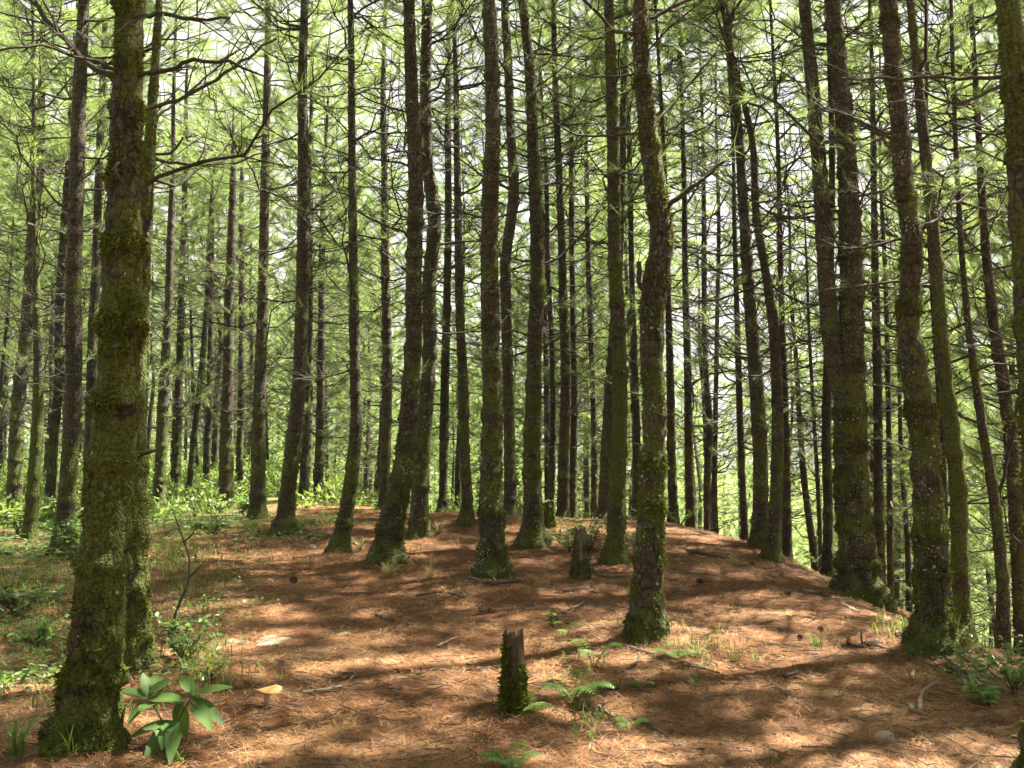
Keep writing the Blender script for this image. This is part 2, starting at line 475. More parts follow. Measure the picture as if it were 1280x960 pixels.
def bough(mb, P0, az, L, elev, rng, r0, live=1.0, twig_mat=0, per=12, ntw=6.0, W=.007, collect=None, sides=4):
    """A curved limb with side twigs; live ones end in needle tufts."""
    h = np.array([math.cos(az), math.sin(az), 0.0])
    s = np.linspace(0, 1, 7)
    curl = rng.uniform(-.10, .28); wob = rng.normal(size=(7, 3)) * .025 * L; wob[0] = 0
    z = np.tan(elev) * s * L + curl * L * s ** 2 - .10 * L * np.sin(np.pi * s)
    sidev = np.array([-h[1], h[0], 0]) * rng.uniform(-.18, .18) * L
    P = P0 + h[None] * (s * L)[:, None] + sidev[None] * (s ** 2)[:, None] + wob
    P[:, 2] += z
    tube(mb, P, r0 * (1 - .78 * s), sides, 0, .5, cap=False)
    T = np.gradient(P, axis=0)
    tp, td = [], []
    n = max(2, int(ntw * L))
    for q in np.sort(rng.uniform(.22, 1.0, n)):
        f = q * 6; a = min(5, int(f)); p = P[a] + (P[a + 1] - P[a]) * (f - a); t = unit(T[a])
        sg = rng.choice([-1, 1]); side = np.array([-t[1], t[0], 0]) * sg
        d = unit(t * rng.uniform(.4, 1.0) + side * rng.uniform(.3, .95) + np.array([0, 0, rng.uniform(-.15, .5)]))
        tl = rng.uniform(.18, .5) * (.5 + .5 * min(L, 2)) * (1.15 - .5 * q)
        e = p + d * tl; mid = p + d * tl * .5 + rng.normal(size=3) * .03 * tl + np.array([0, 0, -.05 * tl])
        tube(mb, [p, mid, e], [r0 * .34, r0 * .25, r0 * .10], 3, 0, .5, cap=False)
        if rng.random() < .6:
            d2 = unit(d + rng.normal(size=3) * .5); e2 = mid + d2 * tl * .5
            tube(mb, [mid, e2], [r0 * .2, r0 * .08], 3, 0, .5, cap=False)
            if rng.random() < live: tp.append(e2); td.append(d2)
        if rng.random() < live:
            for g in (1.0, .72, .45):
                tp.append(p + (e - p) * g); td.append(d + np.array([0, 0, .12]))
    if rng.random() < live:
        for g in (6, 5):
            tp.append(P[g]); td.append(T[g])
    tufts(mb, tp, td, rng, per, W=W)

def crown_mesh(name, seed, z0, z1, rad, dead_from=None, per=13, W=.008, step=.50, axis_fn=None, fill=1.0, ntw=6.0):
    rng = np.random.default_rng(seed)
    mb = MB()
    axis_fn = axis_fn or (lambda z: np.array([0, 0, z]))
    z = z0
    while z < z1 - .3:
        t = (z - z0) / (z1 - z0)
        prof = min(1.0, .5 + 1.5 * t) * (1 - t ** 2.2) ** .8 + .12
        for b in range(rng.integers(3, 6)):
            L = rad * prof * rng.uniform(.55, 1.15)
            bough(mb, axis_fn(z + rng.uniform(-.08, .08)), rng.uniform(0, 6.283), L, R(rng.uniform(2, 34)), rng, .006 + .007 * L, live=min(1, .62 + 1.5 * t) * fill, per=per, W=W, ntw=ntw)
        z += step * rng.uniform(.75, 1.3)
    if dead_from is not None:
        z = dead_from
        while z < z0 + 3:
            for b in range(rng.integers(4, 8)):
                L = rng.uniform(.6, 2.3)
                bough(mb, axis_fn(z), rng.uniform(0, 6.283), L, R(rng.uniform(-4, 36)), rng, .006 + .007 * L, live=.05, per=per, W=W, ntw=4)
            z += step * rng.uniform(.8, 1.5)
    return mb.mesh(name, [M['branch'], M['needle']])

BRANCHES = []
for k_ in range(12):
    rng = np.random.default_rng(900 + k_)
    mb = MB(); L_ = rng.uniform(.9, 2.6)
    bough(mb, np.zeros(3), 0.0, L_, R(rng.uniform(0, 18)), rng, .007 + .0055 * L_, live=(.0 if k_ % 3 else .14), per=16, W=.0042, ntw=7, sides=5)
    BRANCHES.append(mb.mesh('branch', [M['branch'], M['needle']]))
STUBS = []
for k_ in range(4):
    rng = np.random.default_rng(960 + k_); mb = MB(); s_ = np.linspace(0, 1, 7)
    P_ = np.stack([s_ * .2, rng.normal() * .03 * s_ ** 2, rng.normal() * .03 * s_ ** 2], -1)
    tube(mb, P_, .017 - .008 * s_ ** 2 + rng.normal(size=7) * .0012, 7); STUBS.append(mb.mesh('branch_stub', M['branch']))
CROWNS = [crown_mesh('crown', 50 + k_, 0, 8.5, 2.35, per=26, W=.0046, ntw=4.4) for k_ in range(6)]

def bigger(v, lo): return max(v, lo)

LANDMARKS = []
def pine(base, path, label, bark='bark', depth=None, moss=0, lichen=0, height=17.0, sides=18, step=.05, branches=14, b0=2.6, crown=True, flare=.55, seed=0, extra=None, group='pines of the plantation', rough=.05, handle=None, fallback=None, lobes=5, crown_z=None, lean_y=0.0, crown_w=1.0, whorl_amp=1.15):
    """A pine traced as picture points (x, y, width in pixels), set at its own distance."""
    rng = np.random.default_rng(1000 + seed)
    if depth is None:
        depth = float(hit(base[0], base[1], fallback)[1])
    pts = np.array([at(x, y, depth) for x, y, w in path])
    px = depth / F
    rad = np.array([w * px / 2 * .9 for x, y, w in path])
    foot = np.array([pts[0, 0], depth, float(ground_h(pts[0, 0], depth))])
    pts[:, 1] += lean_y * (pts[:, 2] - pts[0, 2]) + rng.normal() * .0
    if pts[0, 2] > foot[2] + .02:
        d = pts[0] - pts[1]; dz = pts[0, 2] - (foot[2] - .05)
        d = d / max(.2, abs(d[2])) * dz; d[2] = -dz
        pts = np.concatenate([[pts[0] + d * np.array([.4, 1, 1])], pts]); rad = np.concatenate([[rad[0] * 1.08], rad])
        foot = np.array([pts[0, 0], pts[0, 1], float(ground_h(pts[0, 0], pts[0, 1]))])
    pts = np.concatenate([[pts[0] - np.array([0, 0, .18])], pts]); rad = np.concatenate([[rad[0]], rad])
    # grow on above the picture's top edge, straightening out
    top = foot[2] + height
    d = unit(pts[-1] - pts[-2]); r_end, z_end = rad[-1], pts[-1, 2]
    ext, er = [], []
    p = pts[-1].copy()
    nst = 6
    if top - z_end > 1.0:
        for q in range(nst):
            d = unit(d * np.array([.75, .75, 1]) + np.array([rng.normal() * .02, rng.normal() * .02, .05]))
            p = p + d * (top - z_end) / nst
            ext.append(p.copy()); er.append(r_end * (1 - .93 * ((q + 1) / nst) ** .85))
    pts = np.concatenate([pts, np.array(ext).reshape(-1, 3)]); rad = np.concatenate([rad, er])
    Pq, Wq, arc = resample(pts, rad, step)
    Wq = np.clip(Wq, .006, None)
    V, Q, rings = trunk_surface(Pq, Wq, sides, seed, foot[2], flare, rough, lobes=lobes, amp=whorl_amp)
    root = thing('pine_tree', foot, label, 'tree', group)
    mb = MB(); mb.add(V - foot, Q)
    link('trunk', mb.mesh('trunk', M[bark]), root)
    zrel = Pq[:, 2] - foot[2]
    if moss:
        o3 = rng.uniform(-20, 20, 3)
        def mask(C):
            n = np.array([mnoise.noise(Vector(c * 3.2 + o3)) + .5 * mnoise.noise(Vector(c * 9 + o3)) for c in C])
            h = C[:, 2] - foot[2]
            rg = np.array([np.interp(r_, arc, Pq[:, 2]) for r_ in rings])
            col = np.exp(-((C[:, 2][:, None] - rg[None] - .02) / .06) ** 2).max(1) if len(rg) else 0
            return np.clip(n * 3.0 + .15 - h * .10 + .9 * np.exp(-h / .5) + 1.1 * col, 0, 1) * (1 + 1.5 * col) * (h > -.02) * (h < 7)
        f = fuzz(V, Q, moss, rng, mask, 'moss')
        if f: f.v = [v - foot for v in f.v]; link('moss', f.mesh('moss', M['moss'], False), root)
    if lichen:
        o4 = rng.uniform(-20, 20, 3)
        def mask2(C):
            n = np.array([mnoise.noise(Vector(c * 3.5 + o4)) for c in C])
            h = C[:, 2] - foot[2]
            return np.clip(n * 3.2 - .08, 0, 1) * (h > .05) * (h < 2.6) * (.45 + .55 * np.exp(-h))
        f = fuzz(V, Q, lichen, rng, mask2, 'lichen')
        if f: f.v = [v - foot for v in f.v]; link('lichen', f.mesh('lichen', M['lichen'], False), root)['kind'] = 'stuff'
    # side limbs of the trunk, every one an object
    top_b = min(zrel[-1] * .62, 9.5)
    for q in range(10 if depth < 18 else 4):
        zz = rng.uniform(.9, 6.5); a = int(np.argmin(np.abs(zrel - zz)))
        o = link('branch_stub', STUBS[rng.integers(len(STUBS))], root, Pq[a] - foot)
        o.rotation_euler = (0, R(rng.uniform(-40, 10)), rng.uniform(0, 6.283)); sc = (Wq[a] + .07 * rng.uniform(.4, 1.6)) / .2; o.scale = (sc, min(1, sc), min(1, sc))
    for q in range(int(branches * (3.0 if depth > 12 else 1.7))):
        zz = rng.uniform(b0 - (.7 if depth > 12 else 0), top_b) if top_b > b0 else b0
        a = int(np.argmin(np.abs(zrel - zz)))
        o = link('branch', BRANCHES[rng.integers(len(BRANCHES))], root, Pq[a] - foot)
        o.rotation_euler = (R(rng.uniform(-15, 15)), R(rng.uniform(-30, 4)), rng.uniform(0, 6.283))
        sc = rng.uniform(.6, 1.25) * (.8 if depth < 9 else 1.0); o.scale = (sc, sc, sc)
    for e in (extra or []):
        mbb = MB()
        Pe = np.array([at(x, y, depth + dd) for x, y, w, dd in e]); We = np.array([w * px / 2 * .72 for x, y, w, dd in e])
        a = int(np.argmin(np.linalg.norm(Pq - Pe[0], axis=1)))
        Pe[0] = Pq[a]
        Pr, Wr, _ = resample(Pe, We, .06)
        Pr[1:] += rng.normal(size=Pr[1:].shape) * .006
        tube(mbb, Pr - foot, np.clip(Wr, .003, None), 7, 0, .5, cap=True)
        tp, td = [], []
        for q in range(int(8 * np.linalg.norm(Pe[-1] - Pe[0]))):
            b = rng.integers(len(Pr) // 3, len(Pr)); dirr = unit(Pr[min(b + 1, len(Pr) - 1)] - Pr[b - 1])
            d2 = unit(dirr * .8 + rng.normal(size=3) * .6 + np.array([0, 0, .15])); tl = rng.uniform(.15, .55)
            e1 = Pr[b] + d2 * tl * .5 + rng.normal(size=3) * .02; e2 = Pr[b] + d2 * tl + rng.normal(size=3) * .04
            tube(mbb, np.array([Pr[b], e1, e2]) - foot, [.35 * Wr[b] + .001, .25 * Wr[b] + .001, .0015], 4, 0, .5, cap=False)
            if depth > 6 and rng.random() < .25: tp.append(e2 - foot); td.append(d2)
        tufts(mbb, tp, td, rng, 14, W=.005)
        link('branch', mbb.mesh('branch', [M['branch'], M['needle']]), root)
    if crown:
        zc = crown_z if crown_z else height * .5
        a = int(np.argmin(np.abs(zrel - zc)))
        o = link('crown', CROWNS[seed % len(CROWNS)], root, Pq[a] - foot)
        sz = (height - zc) / 8.5
        wd = rng.uniform(.8, 1.05) * crown_w
        o.scale = (wd, wd, sz); o.rotation_euler = (0, 0, rng.uniform(0, 6.283))
        dv = Vector(Pq[-1] - Pq[a]); q = Vector((0, 0, 1)).rotation_difference(dv)
        o.rotation_euler = (q.to_matrix() @ Matrix.Rotation(rng.uniform(0, 6.283), 3, 'Z')).to_euler()
    if handle: LANDMARKS.append((project(foot + np.array([0, 0, 1.5]))[0], handle, depth))
    USED.append((foot[0], foot[1]))
    return root, Pq, foot
USED = []
# --- the trees of the clearing, near to far
pine((104, 925), [(106, 935, 86), (114, 880, 72), (121, 800, 66), (129, 700, 63), (138, 600, 60), (147, 500, 57), (151, 400, 54), (154, 300, 50), (157, 200, 44), (160, 100, 39), (162, 0, 36)],
     'thickest foreground pine, wrapped in deep green moss, beside the broad-leaved plant', 'bark_heavy', moss=9000, lichen=180, sides=72, step=.025, branches=3, b0=4.2, flare=.30, seed=1, rough=.10, whorl_amp=1.9, handle='the thick mossy foreground pine', crown_z=8.5,
     extra=[[(132, 98, 12, 0), (110, 80, 11, .15), (75, 42, 10, .3), (30, -10, 9, .5)],
            [(172, 22, 9, 0), (205, 18, 8, -.2), (250, 24, 6, -.35), (290, 22, 4, -.4)],
            [(174, 100, 9, 0), (205, 88, 8, -.1), (245, 76, 7, -.2), (300, 82, 5, -.2), (330, 95, 3, -.2)],
            [(176, 145, 8, 0), (225, 122, 7, .2), (290, 85, 6, .3), (345, 45, 4, .5)],
            [(133, 95, 6, 0), (95, 70, 5, -.3), (45, 58, 4, -.5), (-20, 68, 3, -.6)],
            [(130, 200, 4, 0), (145, 215, 4, -.25), (158, 248, 3, -.28)]])
pine((170, 842), [(166, 845, 46), (168, 780, 42), (168, 700, 38), (168, 600, 33), (170, 500, 26), (175, 400, 22), (180, 300, 20), (186, 200, 17), (194, 80, 12), (199, 0, 10)],
     'mossy pine pressed close behind the thickest foreground pine, hidden by it on one side', 'bark_heavy', moss=6000, lichen=120, sides=40, step=.035, branches=5, b0=3.4, flare=.25, seed=2, rough=.09, crown_z=9,
     extra=[[(190, 195, 6, 0), (215, 190, 5, .1), (228, 172, 4, .1)], [(188, 200, 6, 0), (240, 206, 5, .1), (290, 204, 4, .2), (328, 190, 3, .3)], [(196, 150, 5, 0), (240, 112, 4, .3), (300, 60, 3, .5)]])
pine((807, 797), [(807, 802, 46), (810, 740, 42), (812, 690, 38), (815, 605, 34), (818, 520, 31), (815, 450, 31), (815, 395, 33), (822, 340, 34), (827, 300, 33), (822, 250, 29), (814, 190, 27), (806, 130, 25), (802, 75, 23), (801, 0, 21)],
     'mossy pine with a crook halfway up and a broken stub, pale lichen at its foot', 'bark_mossy', moss=7000, lichen=900, sides=44, step=.03, branches=6, b0=4.3, flare=.35, seed=3, rough=.10, handle='the crooked lichen-spotted pine', crown_z=8.5,
     extra=[[(828, 265, 11, 0), (850, 245, 9, -.1), (875, 228, 7, -.2), (905, 200, 4, -.3)], [(808, 372, 9, 0), (800, 355, 9, -.1), (798, 328, 8, -.12)],
            [(805, 30, 8, 0), (850, 5, 7, .1), (890, -15, 5, .2)], [(812, 165, 6, 0), (850, 120, 5, .2), (900, 60, 4, .3)], [(806, 165, 5, 0), (760, 170, 5, .1), (720, 168, 4, .1), (670, 135, 3, .2)]])
pine((1165, 806), [(1165, 812, 54), (1166, 770, 48), (1163, 690, 43), (1160, 605, 40), (1152, 520, 38), (1141, 450, 34), (1136, 400, 30), (1139, 340, 28), (1140, 300, 27), (1130, 230, 26), (1124, 150, 25), (1118, 100, 24), (1110, 0, 23)],
     'leaning mossy pine on the bank edge with grass tufts round its foot', 'bark_mossy', moss=7000, lichen=500, sides=44, step=.03, branches=6, b0=4.0, flare=.38, seed=4, rough=.10, handle='the leaning bank-edge pine', crown_z=8.5,
     extra=[[(1130, 180, 6, 0), (1095, 165, 5, -.1), (1065, 150, 4, -.1)], [(1140, 290, 6, 0), (1175, 270, 5, .2), (1200, 235, 3, .3)]])
root_f, Pf, foot_f = pine((1072, 748), [(1076, 755, 70), (1072, 700, 52), (1064, 605, 45), (1063, 540, 43), (1062, 480, 40), (1064, 420, 34), (1065, 360, 31), (1063, 300, 30), (1060, 220, 27), (1055, 150, 25), (1047, 70, 23), (1040, 0, 21)],
     'big twin-stemmed pine that forks above head height, sunlit mossy side at its foot', 'bark_mossy', moss=7000, lichen=300, sides=48, step=.035, branches=7, b0=4.5, flare=.30, seed=5, rough=.09, handle='the twin-stemmed pine', crown_z=10, crown_w=.8)
def stem(root, foot, depth, path, seed, bark, name='stem'):
    pts = np.array([at(x, y, depth) for x, y, w in path]); rad = np.array([w * depth / F / 2 for x, y, w in path])
    d = unit(pts[-1] - pts[-2]); p = pts[-1]
    ext = [p + d * 1.5, p + d * 3 + np.array([0, 0, .3]), p + d * 5 + np.array([0, 0, .6])]
    pts = np.concatenate([pts, ext]); rad = np.concatenate([rad, rad[-1] * np.array([.8, .5, .1])])
    Pq, Wq, _ = resample(pts, rad, .05)
    V, Q, _ = trunk_surface(Pq, Wq, 28, seed, foot[2] - 10, 0, .07)
    mb = MB(); mb.add(V - foot, Q)
    o = link(name, mb.mesh(name, M[bark]), root)
    c = link('crown', CROWNS[3], root, Pq[int(len(Pq) * .7)] - foot); c.scale = (.8, .8, .8)
    return o
stem(root_f, foot_f, float(foot_f[1]), [(1060, 520, 22), (1049, 475, 24), (1040, 430, 23), (1034, 370, 21), (1030, 300, 20), (1025, 220, 18), (1019, 150, 17), (1011, 60, 15), (1005, 0, 14)], 77, 'bark')
pine((616, 722), [(616, 728, 44), (615, 680, 35), (614, 605, 31), (615, 540, 28), (615, 480, 26), (613, 400, 25), (612, 300, 24), (613, 240, 23), (616, 175, 21), (615, 90, 20), (611, 0, 18)],
     'straight lichen-speckled pine in the middle of the clearing with a bare root at its foot', 'bark_mossy', moss=3500, lichen=1100, sides=36, step=.035, branches=9, b0=4.0, flare=.42, seed=6, rough=.09, handle='the lichen-speckled middle pine')
pine((487, 700), [(483, 703, 42), (489, 655, 33), (497, 620, 30), (505, 580, 28), (512, 500, 25), (517, 420, 22), (517, 350, 22), (520, 225, 21), (515, 125, 18), (511, 0, 16)],
     'pine leaning right from a spread foot with a bright grass clump before it', 'bark_mossy', moss=3500, lichen=900, sides=32, step=.04, branches=10, b0=4.0, flare=.40, seed=7, rough=.09, handle='the spread-foot leaning pine')
pine((525, 670), [(524, 672, 25), (527, 580, 22), (533, 500, 20), (537, 440, 19), (537, 350, 19), (543, 275, 19), (534, 200, 17), (532, 130, 16), (534, 0, 15)],
     'mossy pine just behind and right of the spread-foot leaning pine, nearly touching it', 'bark_mossy', moss=1500, lichen=500, sides=26, step=.05, branches=11, b0=4.0, seed=8)
pine((665, 680), [(666, 683, 33), (666, 640, 27), (665, 580, 24), (667, 480, 21), (669, 410, 20), (672, 350, 20), (670, 270, 18), (667, 200, 17), (661, 75, 14), (653, 0, 12)],
     'pine with a thick mossy skirt at its foot and one sunlit side', 'bark_mossy', moss=2500, lichen=300, sides=28, step=.045, branches=11, b0=4.2, flare=.5, seed=9, handle='the moss-skirted pine')
pine((770, 700), [(770, 705, 27), (771, 640, 24), (773, 580, 22), (775, 480, 20), (772, 400, 20), (768, 300, 19), (767, 200, 18), (765, 125, 17), (761, 0, 13)],
     'dark mossy pine rising out of a leafy shrub', 'bark_heavy', moss=2500, lichen=200, sides=28, step=.045, branches=12, b0=3.6, seed=10, handle='the pine in the leafy shrub')
pine((756, 640), [(756, 645, 20), (759, 560, 18), (764, 480, 17), (770, 380, 14), (776, 250, 12), (780, 100, 9)], 'reddish dark trunk close behind the pine in the leafy shrub', 'bark', fallback=21, seed=11, branches=8)
pine((357, 666), [(356, 670, 27), (359, 625, 22), (366, 560, 21), (374, 480, 19), (377, 400, 18), (379, 300, 17), (379, 200, 15), (378, 100, 13), (381, 0, 11)],
     'clean-trunked pine leaning right beside the green undergrowth patch', 'bark', moss=900, sides=24, step=.05, branches=11, b0=4.0, seed=12, handle='the clean leaning pine')
pine((322, 648), [(322, 650, 22), (323, 580, 19), (325, 480, 17), (327, 420, 15), (329, 350, 14), (331, 225, 12), (334, 100, 10), (335, 25, 8)],
     'mossy straight pine with low ferny plants at its foot', 'bark_mossy', fallback=22, moss=600, seed=13, branches=16, b0=3.2, handle='the straight pine with ferny foot')
pine((282, 636), [(282, 638, 20), (283, 560, 18), (285, 480, 15), (286, 400, 14), (289, 310, 12), (291, 240, 9), (292, 185, 6)],
     'dark pine with a bare broken-looking top and upswept side limbs', 'bark', fallback=24, seed=14, branches=18, b0=2.6, handle='the broken-topped pine', height=11, crown=False)
pine((425, 690), [(424, 694, 27), (428, 665, 22), (434, 635, 20), (440, 590, 19), (445, 530, 16), (444, 480, 15), (442, 350, 13), (440, 200, 11), (439, 60, 9)],
     'pine with a curved lichen-flaked foot, between the clean leaning pine and the spread-foot pine', 'bark_mossy', moss=1800, lichen=900, fallback=15, sides=24, seed=15, branches=16, b0=3.0, handle='the curved-foot pine')
pine((482, 625), [(481, 627, 16), (482, 560, 15), (484, 480, 14), (482, 350, 12), (480, 200, 9), (479, 120, 8)],
     'slim straight pine between the curved-foot pine and the spread-foot pine', 'bark', fallback=25, seed=16, branches=15, b0=2.8)
pine((582, 655), [(582, 660, 19), (584, 620, 15), (581, 580, 15), (579, 480, 14), (575, 400, 12), (573, 300, 11), (571, 180, 9), (569, 60, 7)],
     'slim pine with an elbow bend at its foot, left of the middle pine', 'bark_mossy', fallback=19, moss=600, seed=17, branches=12, b0=3.4)
pine((638, 640), [(638, 643, 18), (637, 560, 16), (635, 480, 15), (633, 400, 15), (632, 330, 15), (642, 240, 15), (639, 175, 13), (635, 80, 12), (631, 0, 11)],
     'pine with a kinked upper trunk, just right of the middle pine', 'bark', fallback=21, seed=18, branches=12, b0=3.8)
pine((553, 636), [(553, 640, 14), (555, 560, 13), (556, 480, 12), (558, 400, 11), (560, 300, 10), (560, 100, 8)], 'slim pine behind the nearly touching pair, left of the elbow-bent pine', 'bark_far', fallback=23, seed=19, branches=10)
pine((704, 630), [(704, 632, 17), (705, 560, 15), (707, 480, 14), (704, 380, 12), (702, 300, 11), (695, 125, 9), (692, 20, 7)], 'straight dark pine standing on the crest, right of the moss-skirted pine', 'bark', fallback=22, seed=20, branches=16, b0=2.8, handle='the crest pine')
# left group
pine((75, 694), [(76, 700, 26), (82, 640, 23), (88, 560, 22), (92, 480, 22), (92, 350, 21), (96, 225, 20), (100, 100, 18), (105, 0, 15)],
     'grey pine with pale bark flakes rising from ferns, left of the thickest foreground pine', 'bark', moss=800, lichen=250, fallback=15, sides=24, step=.05, seed=21, branches=10, b0=3.8, handle='the pale-flaked pine in ferns')
pine((18, 648), [(17, 650, 20), (20, 560, 19), (25, 480, 18), (32, 425, 17), (40, 300, 15), (50, 190, 12), (52, 90, 9)], 'slanting pine with moss streaks, furthest out at the picture edge on the left', 'bark_mossy', fallback=20, seed=22, branches=14, b0=3.0, handle='the slanting edge pine')
pine((38, 675), [(37, 680, 17), (42, 600, 16), (47, 520, 15), (48, 440, 13), (46, 380, 11), (44, 300, 9), (42, 200, 7)], 'bright mossy slim pine standing before the slanting edge pine', 'bark_heavy', moss=700, fallback=17, seed=23, branches=10, height=13)
pine((64, 645), [(62, 650, 15), (68, 540, 13), (74, 470, 13), (74, 400, 12), (80, 300, 12), (88, 180, 10), (94, 60, 8)], 'slim pine leaning in beside the pale-flaked pine', 'bark_far', fallback=21, seed=24, branches=12)
pine((110, 655), [(109, 660, 16), (112, 560, 14), (116, 420, 13), (120, 330, 12), (124, 200, 10), (130, 60, 8)], 'dim pine half hidden behind the thickest foreground pine', 'bark_far', fallback=20, seed=25, branches=9)
pine((198, 640), [(198, 645, 17), (201, 580, 16), (205, 480, 14), (210, 400, 11), (213, 300, 10), (216, 215, 7), (217, 120, 5)], 'left of a close pair of straight slim pines behind the bare sapling', 'bark_mossy', fallback=23, seed=26, branches=14, b0=2.8)
pine((219, 620), [(219, 625, 13), (222, 520, 12), (225, 450, 10), (227, 350, 9), (230, 280, 8), (232, 150, 6)], 'right of a close pair of straight slim pines behind the bare sapling', 'bark_far', fallback=27, seed=27, branches=14)
pine((237, 615), [(236, 620, 9), (241, 560, 8), (250, 480, 8), (257, 400, 7), (262, 300, 6)], 'very thin dark pine slanting right beyond the sapling', 'bark_far', depth=31, seed=28, branches=8, height=12)
pine((258, 600), [(257, 605, 10), (260, 540, 9), (262, 480, 8), (264, 380, 7), (266, 250, 6)], 'thin upright pine next to the very thin slanting one', 'bark_far', depth=35, seed=29, branches=10)
pine((300, 590), [(299, 592, 10), (301, 520, 9), (302, 400, 8), (302, 250, 7)], 'thin straight pine just right of the broken-topped pine', 'bark_far', depth=37, seed=30, branches=12)
pine((384, 618), [(383, 620, 12), (386, 540, 10), (387, 420, 9), (388, 250, 8)], 'thin pine just right of the clean leaning pine', 'bark_far', fallback=28, seed=31, branches=10)
pine((398, 622), [(398, 625, 13), (400, 540, 12), (402, 400, 10), (403, 280, 8)], 'straight dark pine, second out to the right of the clean leaning pine', 'bark_far', fallback=26, seed=32, branches=12)
pine((690, 632), [(689, 634, 10), (691, 560, 9), (691, 470, 8), (685, 330, 7), (682, 200, 6)], 'thin pine just left of the crest pine', 'bark_far', depth=25, seed=33, branches=8)
pine((716, 628), [(716, 630, 11), (717, 560, 10), (718, 480, 9), (716, 380, 8), (714, 200, 7)], 'thin pine just right of the crest pine', 'bark_far', depth=25, seed=34, branches=10)
pine((742, 630), [(743, 632, 10), (743, 560, 9), (741, 480, 8), (737, 380, 8), (733, 200, 6)], 'thin straight pine midway between the crest pine and the pine in the leafy shrub', 'bark_far', depth=27, seed=35, branches=14)
pine((795, 632), [(796, 634, 12), (796, 560, 11), (794, 480, 10), (790, 350, 8), (787, 200, 7)], 'dark pine in the gap between the shrub pine and the crooked pine', 'bark_far', depth=24, seed=36, branches=10)
# right group on the falling bank
pine((949, 684), [(949, 688, 22), (951, 600, 20), (948, 520, 20), (942, 440, 18), (935, 350, 16), (929, 250, 14), (922, 150, 12), (912, 65, 10), (906, -20, 8)],
     'pine with a mossy lower trunk on the bank rim, left of the rim pair', 'bark_mossy', moss=900, fallback=16, sides=24, seed=37, branches=14, b0=3.4, handle='the rim pair')
pine((965, 700), [(964, 704, 22), (969, 640, 18), (972, 560, 17), (971, 480, 15), (966, 400, 14), (957, 340, 12), (946, 275, 11), (940, 175, 9), (920, 90, 7)],
     'curving pine at the bank rim, right of the rim pair', 'bark_mossy', moss=900, fallback=15, sides=24, seed=38, branches=14, b0=3.2)
pine((842, 652), [(842, 656, 13), (839, 560, 12), (838, 480, 11), (836, 400, 9), (832, 250, 7)], 'slim pine just right of the crooked lichen-spotted pine', 'bark_far', depth=20, seed=39, branches=12)
pine((863, 665), [(864, 672, 13), (861, 560, 12), (860, 480, 11), (857, 360, 9), (855, 220, 7)], 'dark slim pine, second out to the right of the crooked pine', 'bark_far', depth=21, seed=40, branches=14)
pine((884, 675), [(884, 690, 11), (884, 600, 10), (887, 540, 10), (882, 460, 8), (880, 300, 7)], 'dark slim pine with a bent foot, third out to the right of the crooked pine', 'bark_far', depth=23, seed=41, branches=16)
pine((896, 680), [(896, 690, 8), (893, 620, 8), (894, 540, 7), (896, 420, 6), (898, 250, 5)], 'very thin pine beside the bent-footed slim pine', 'bark_far', depth=25, seed=42, branches=14)
pine((930, 680), [(931, 690, 10), (928, 600, 9), (925, 520, 9), (922, 420, 8), (918, 280, 6)], 'thin dark pine just left of the rim pair', 'bark_far', depth=20, seed=43, branches=12)
pine((984, 705), [(984, 715, 13), (983, 600, 12), (980, 480, 10), (976, 350, 8), (973, 200, 6)], 'dark pine close behind the curving rim pine', 'bark_far', depth=18, seed=44, branches=12)
pine((1035, 720), [(1035, 725, 14), (1035, 640, 13), (1033, 540, 13), (1035, 450, 12), (1038, 330, 10), (1040, 200, 8)], 'dark straight pine close on the left of the twin-stemmed pine', 'bark_far', depth=15, seed=45, branches=14)
pine((1024, 700), [(1026, 705, 6), (1022, 600, 6), (1016, 500, 5), (1010, 380, 4)], 'spindly young pine left of the dark straight pine on the bank', 'bark_far', depth=19, seed=46, branches=14, height=9, crown=False)
pine((1099, 700), [(1100, 720, 15), (1098, 600, 13), (1097, 480, 12), (1094, 350, 10), (1092, 200, 8)], 'shaded pine in the gap between the twin-stemmed pine and the leaning bank-edge pine', 'bark_far', depth=17, seed=47, branches=14)
pine((1113, 700), [(1113, 720, 9), (1112, 600, 8), (1110, 480, 7), (1106, 330, 6)], 'thinner pine beside the shaded pine in the same gap', 'bark_far', depth=22, seed=48, branches=12)
pine((1202, 775), [(1203, 785, 25), (1200, 700, 23), (1197, 605, 22), (1190, 540, 21), (1182, 480, 20), (1175, 400, 18), (1170, 325, 17), (1160, 225, 15), (1150, 125, 13), (1140, 25, 11)],
     'mossy pine just behind and right of the leaning bank-edge pine', 'bark_heavy', moss=1800, depth=10.6, sides=28, step=.045, seed=49, crown_w=.6, branches=12, b0=3.6, handle='the mossy second bank pine')
pine((1250, 775), [(1254, 790, 18), (1253, 720, 17), (1247, 660, 15), (1240, 605, 14), (1229, 540, 12), (1220, 480, 11), (1212, 420, 9), (1204, 340, 8), (1198, 250, 7)],
     'curved slender pine sweeping left up from the bank on the right', 'bark_mossy', depth=12, sides=22, seed=50, crown_w=.6, branches=16, b0=1.8, extra=[[(1243, 640, 7, 0), (1262, 560, 6, .1), (1272, 500, 5, .1), (1280, 450, 4, .1)]])
pine((1181, 760), [(1182, 770, 10), (1180, 640, 10), (1176, 520, 9), (1168, 400, 8), (1160, 250, 6)], 'thin dark pine seen between the two mossy bank pines', 'bark_far', depth=15, seed=51, branches=14)
pine((1270, 700), [(1276, 760, 20), (1270, 640, 19), (1262, 540, 18), (1255, 480, 17), (1244, 420, 15), (1236, 350, 13), (1229, 270, 11), (1224, 180, 9)], 'mossy slanting pine behind the right edge trunk', 'bark_mossy', depth=13.5, moss=500, sides=22, seed=52, branches=16, b0=2.2)
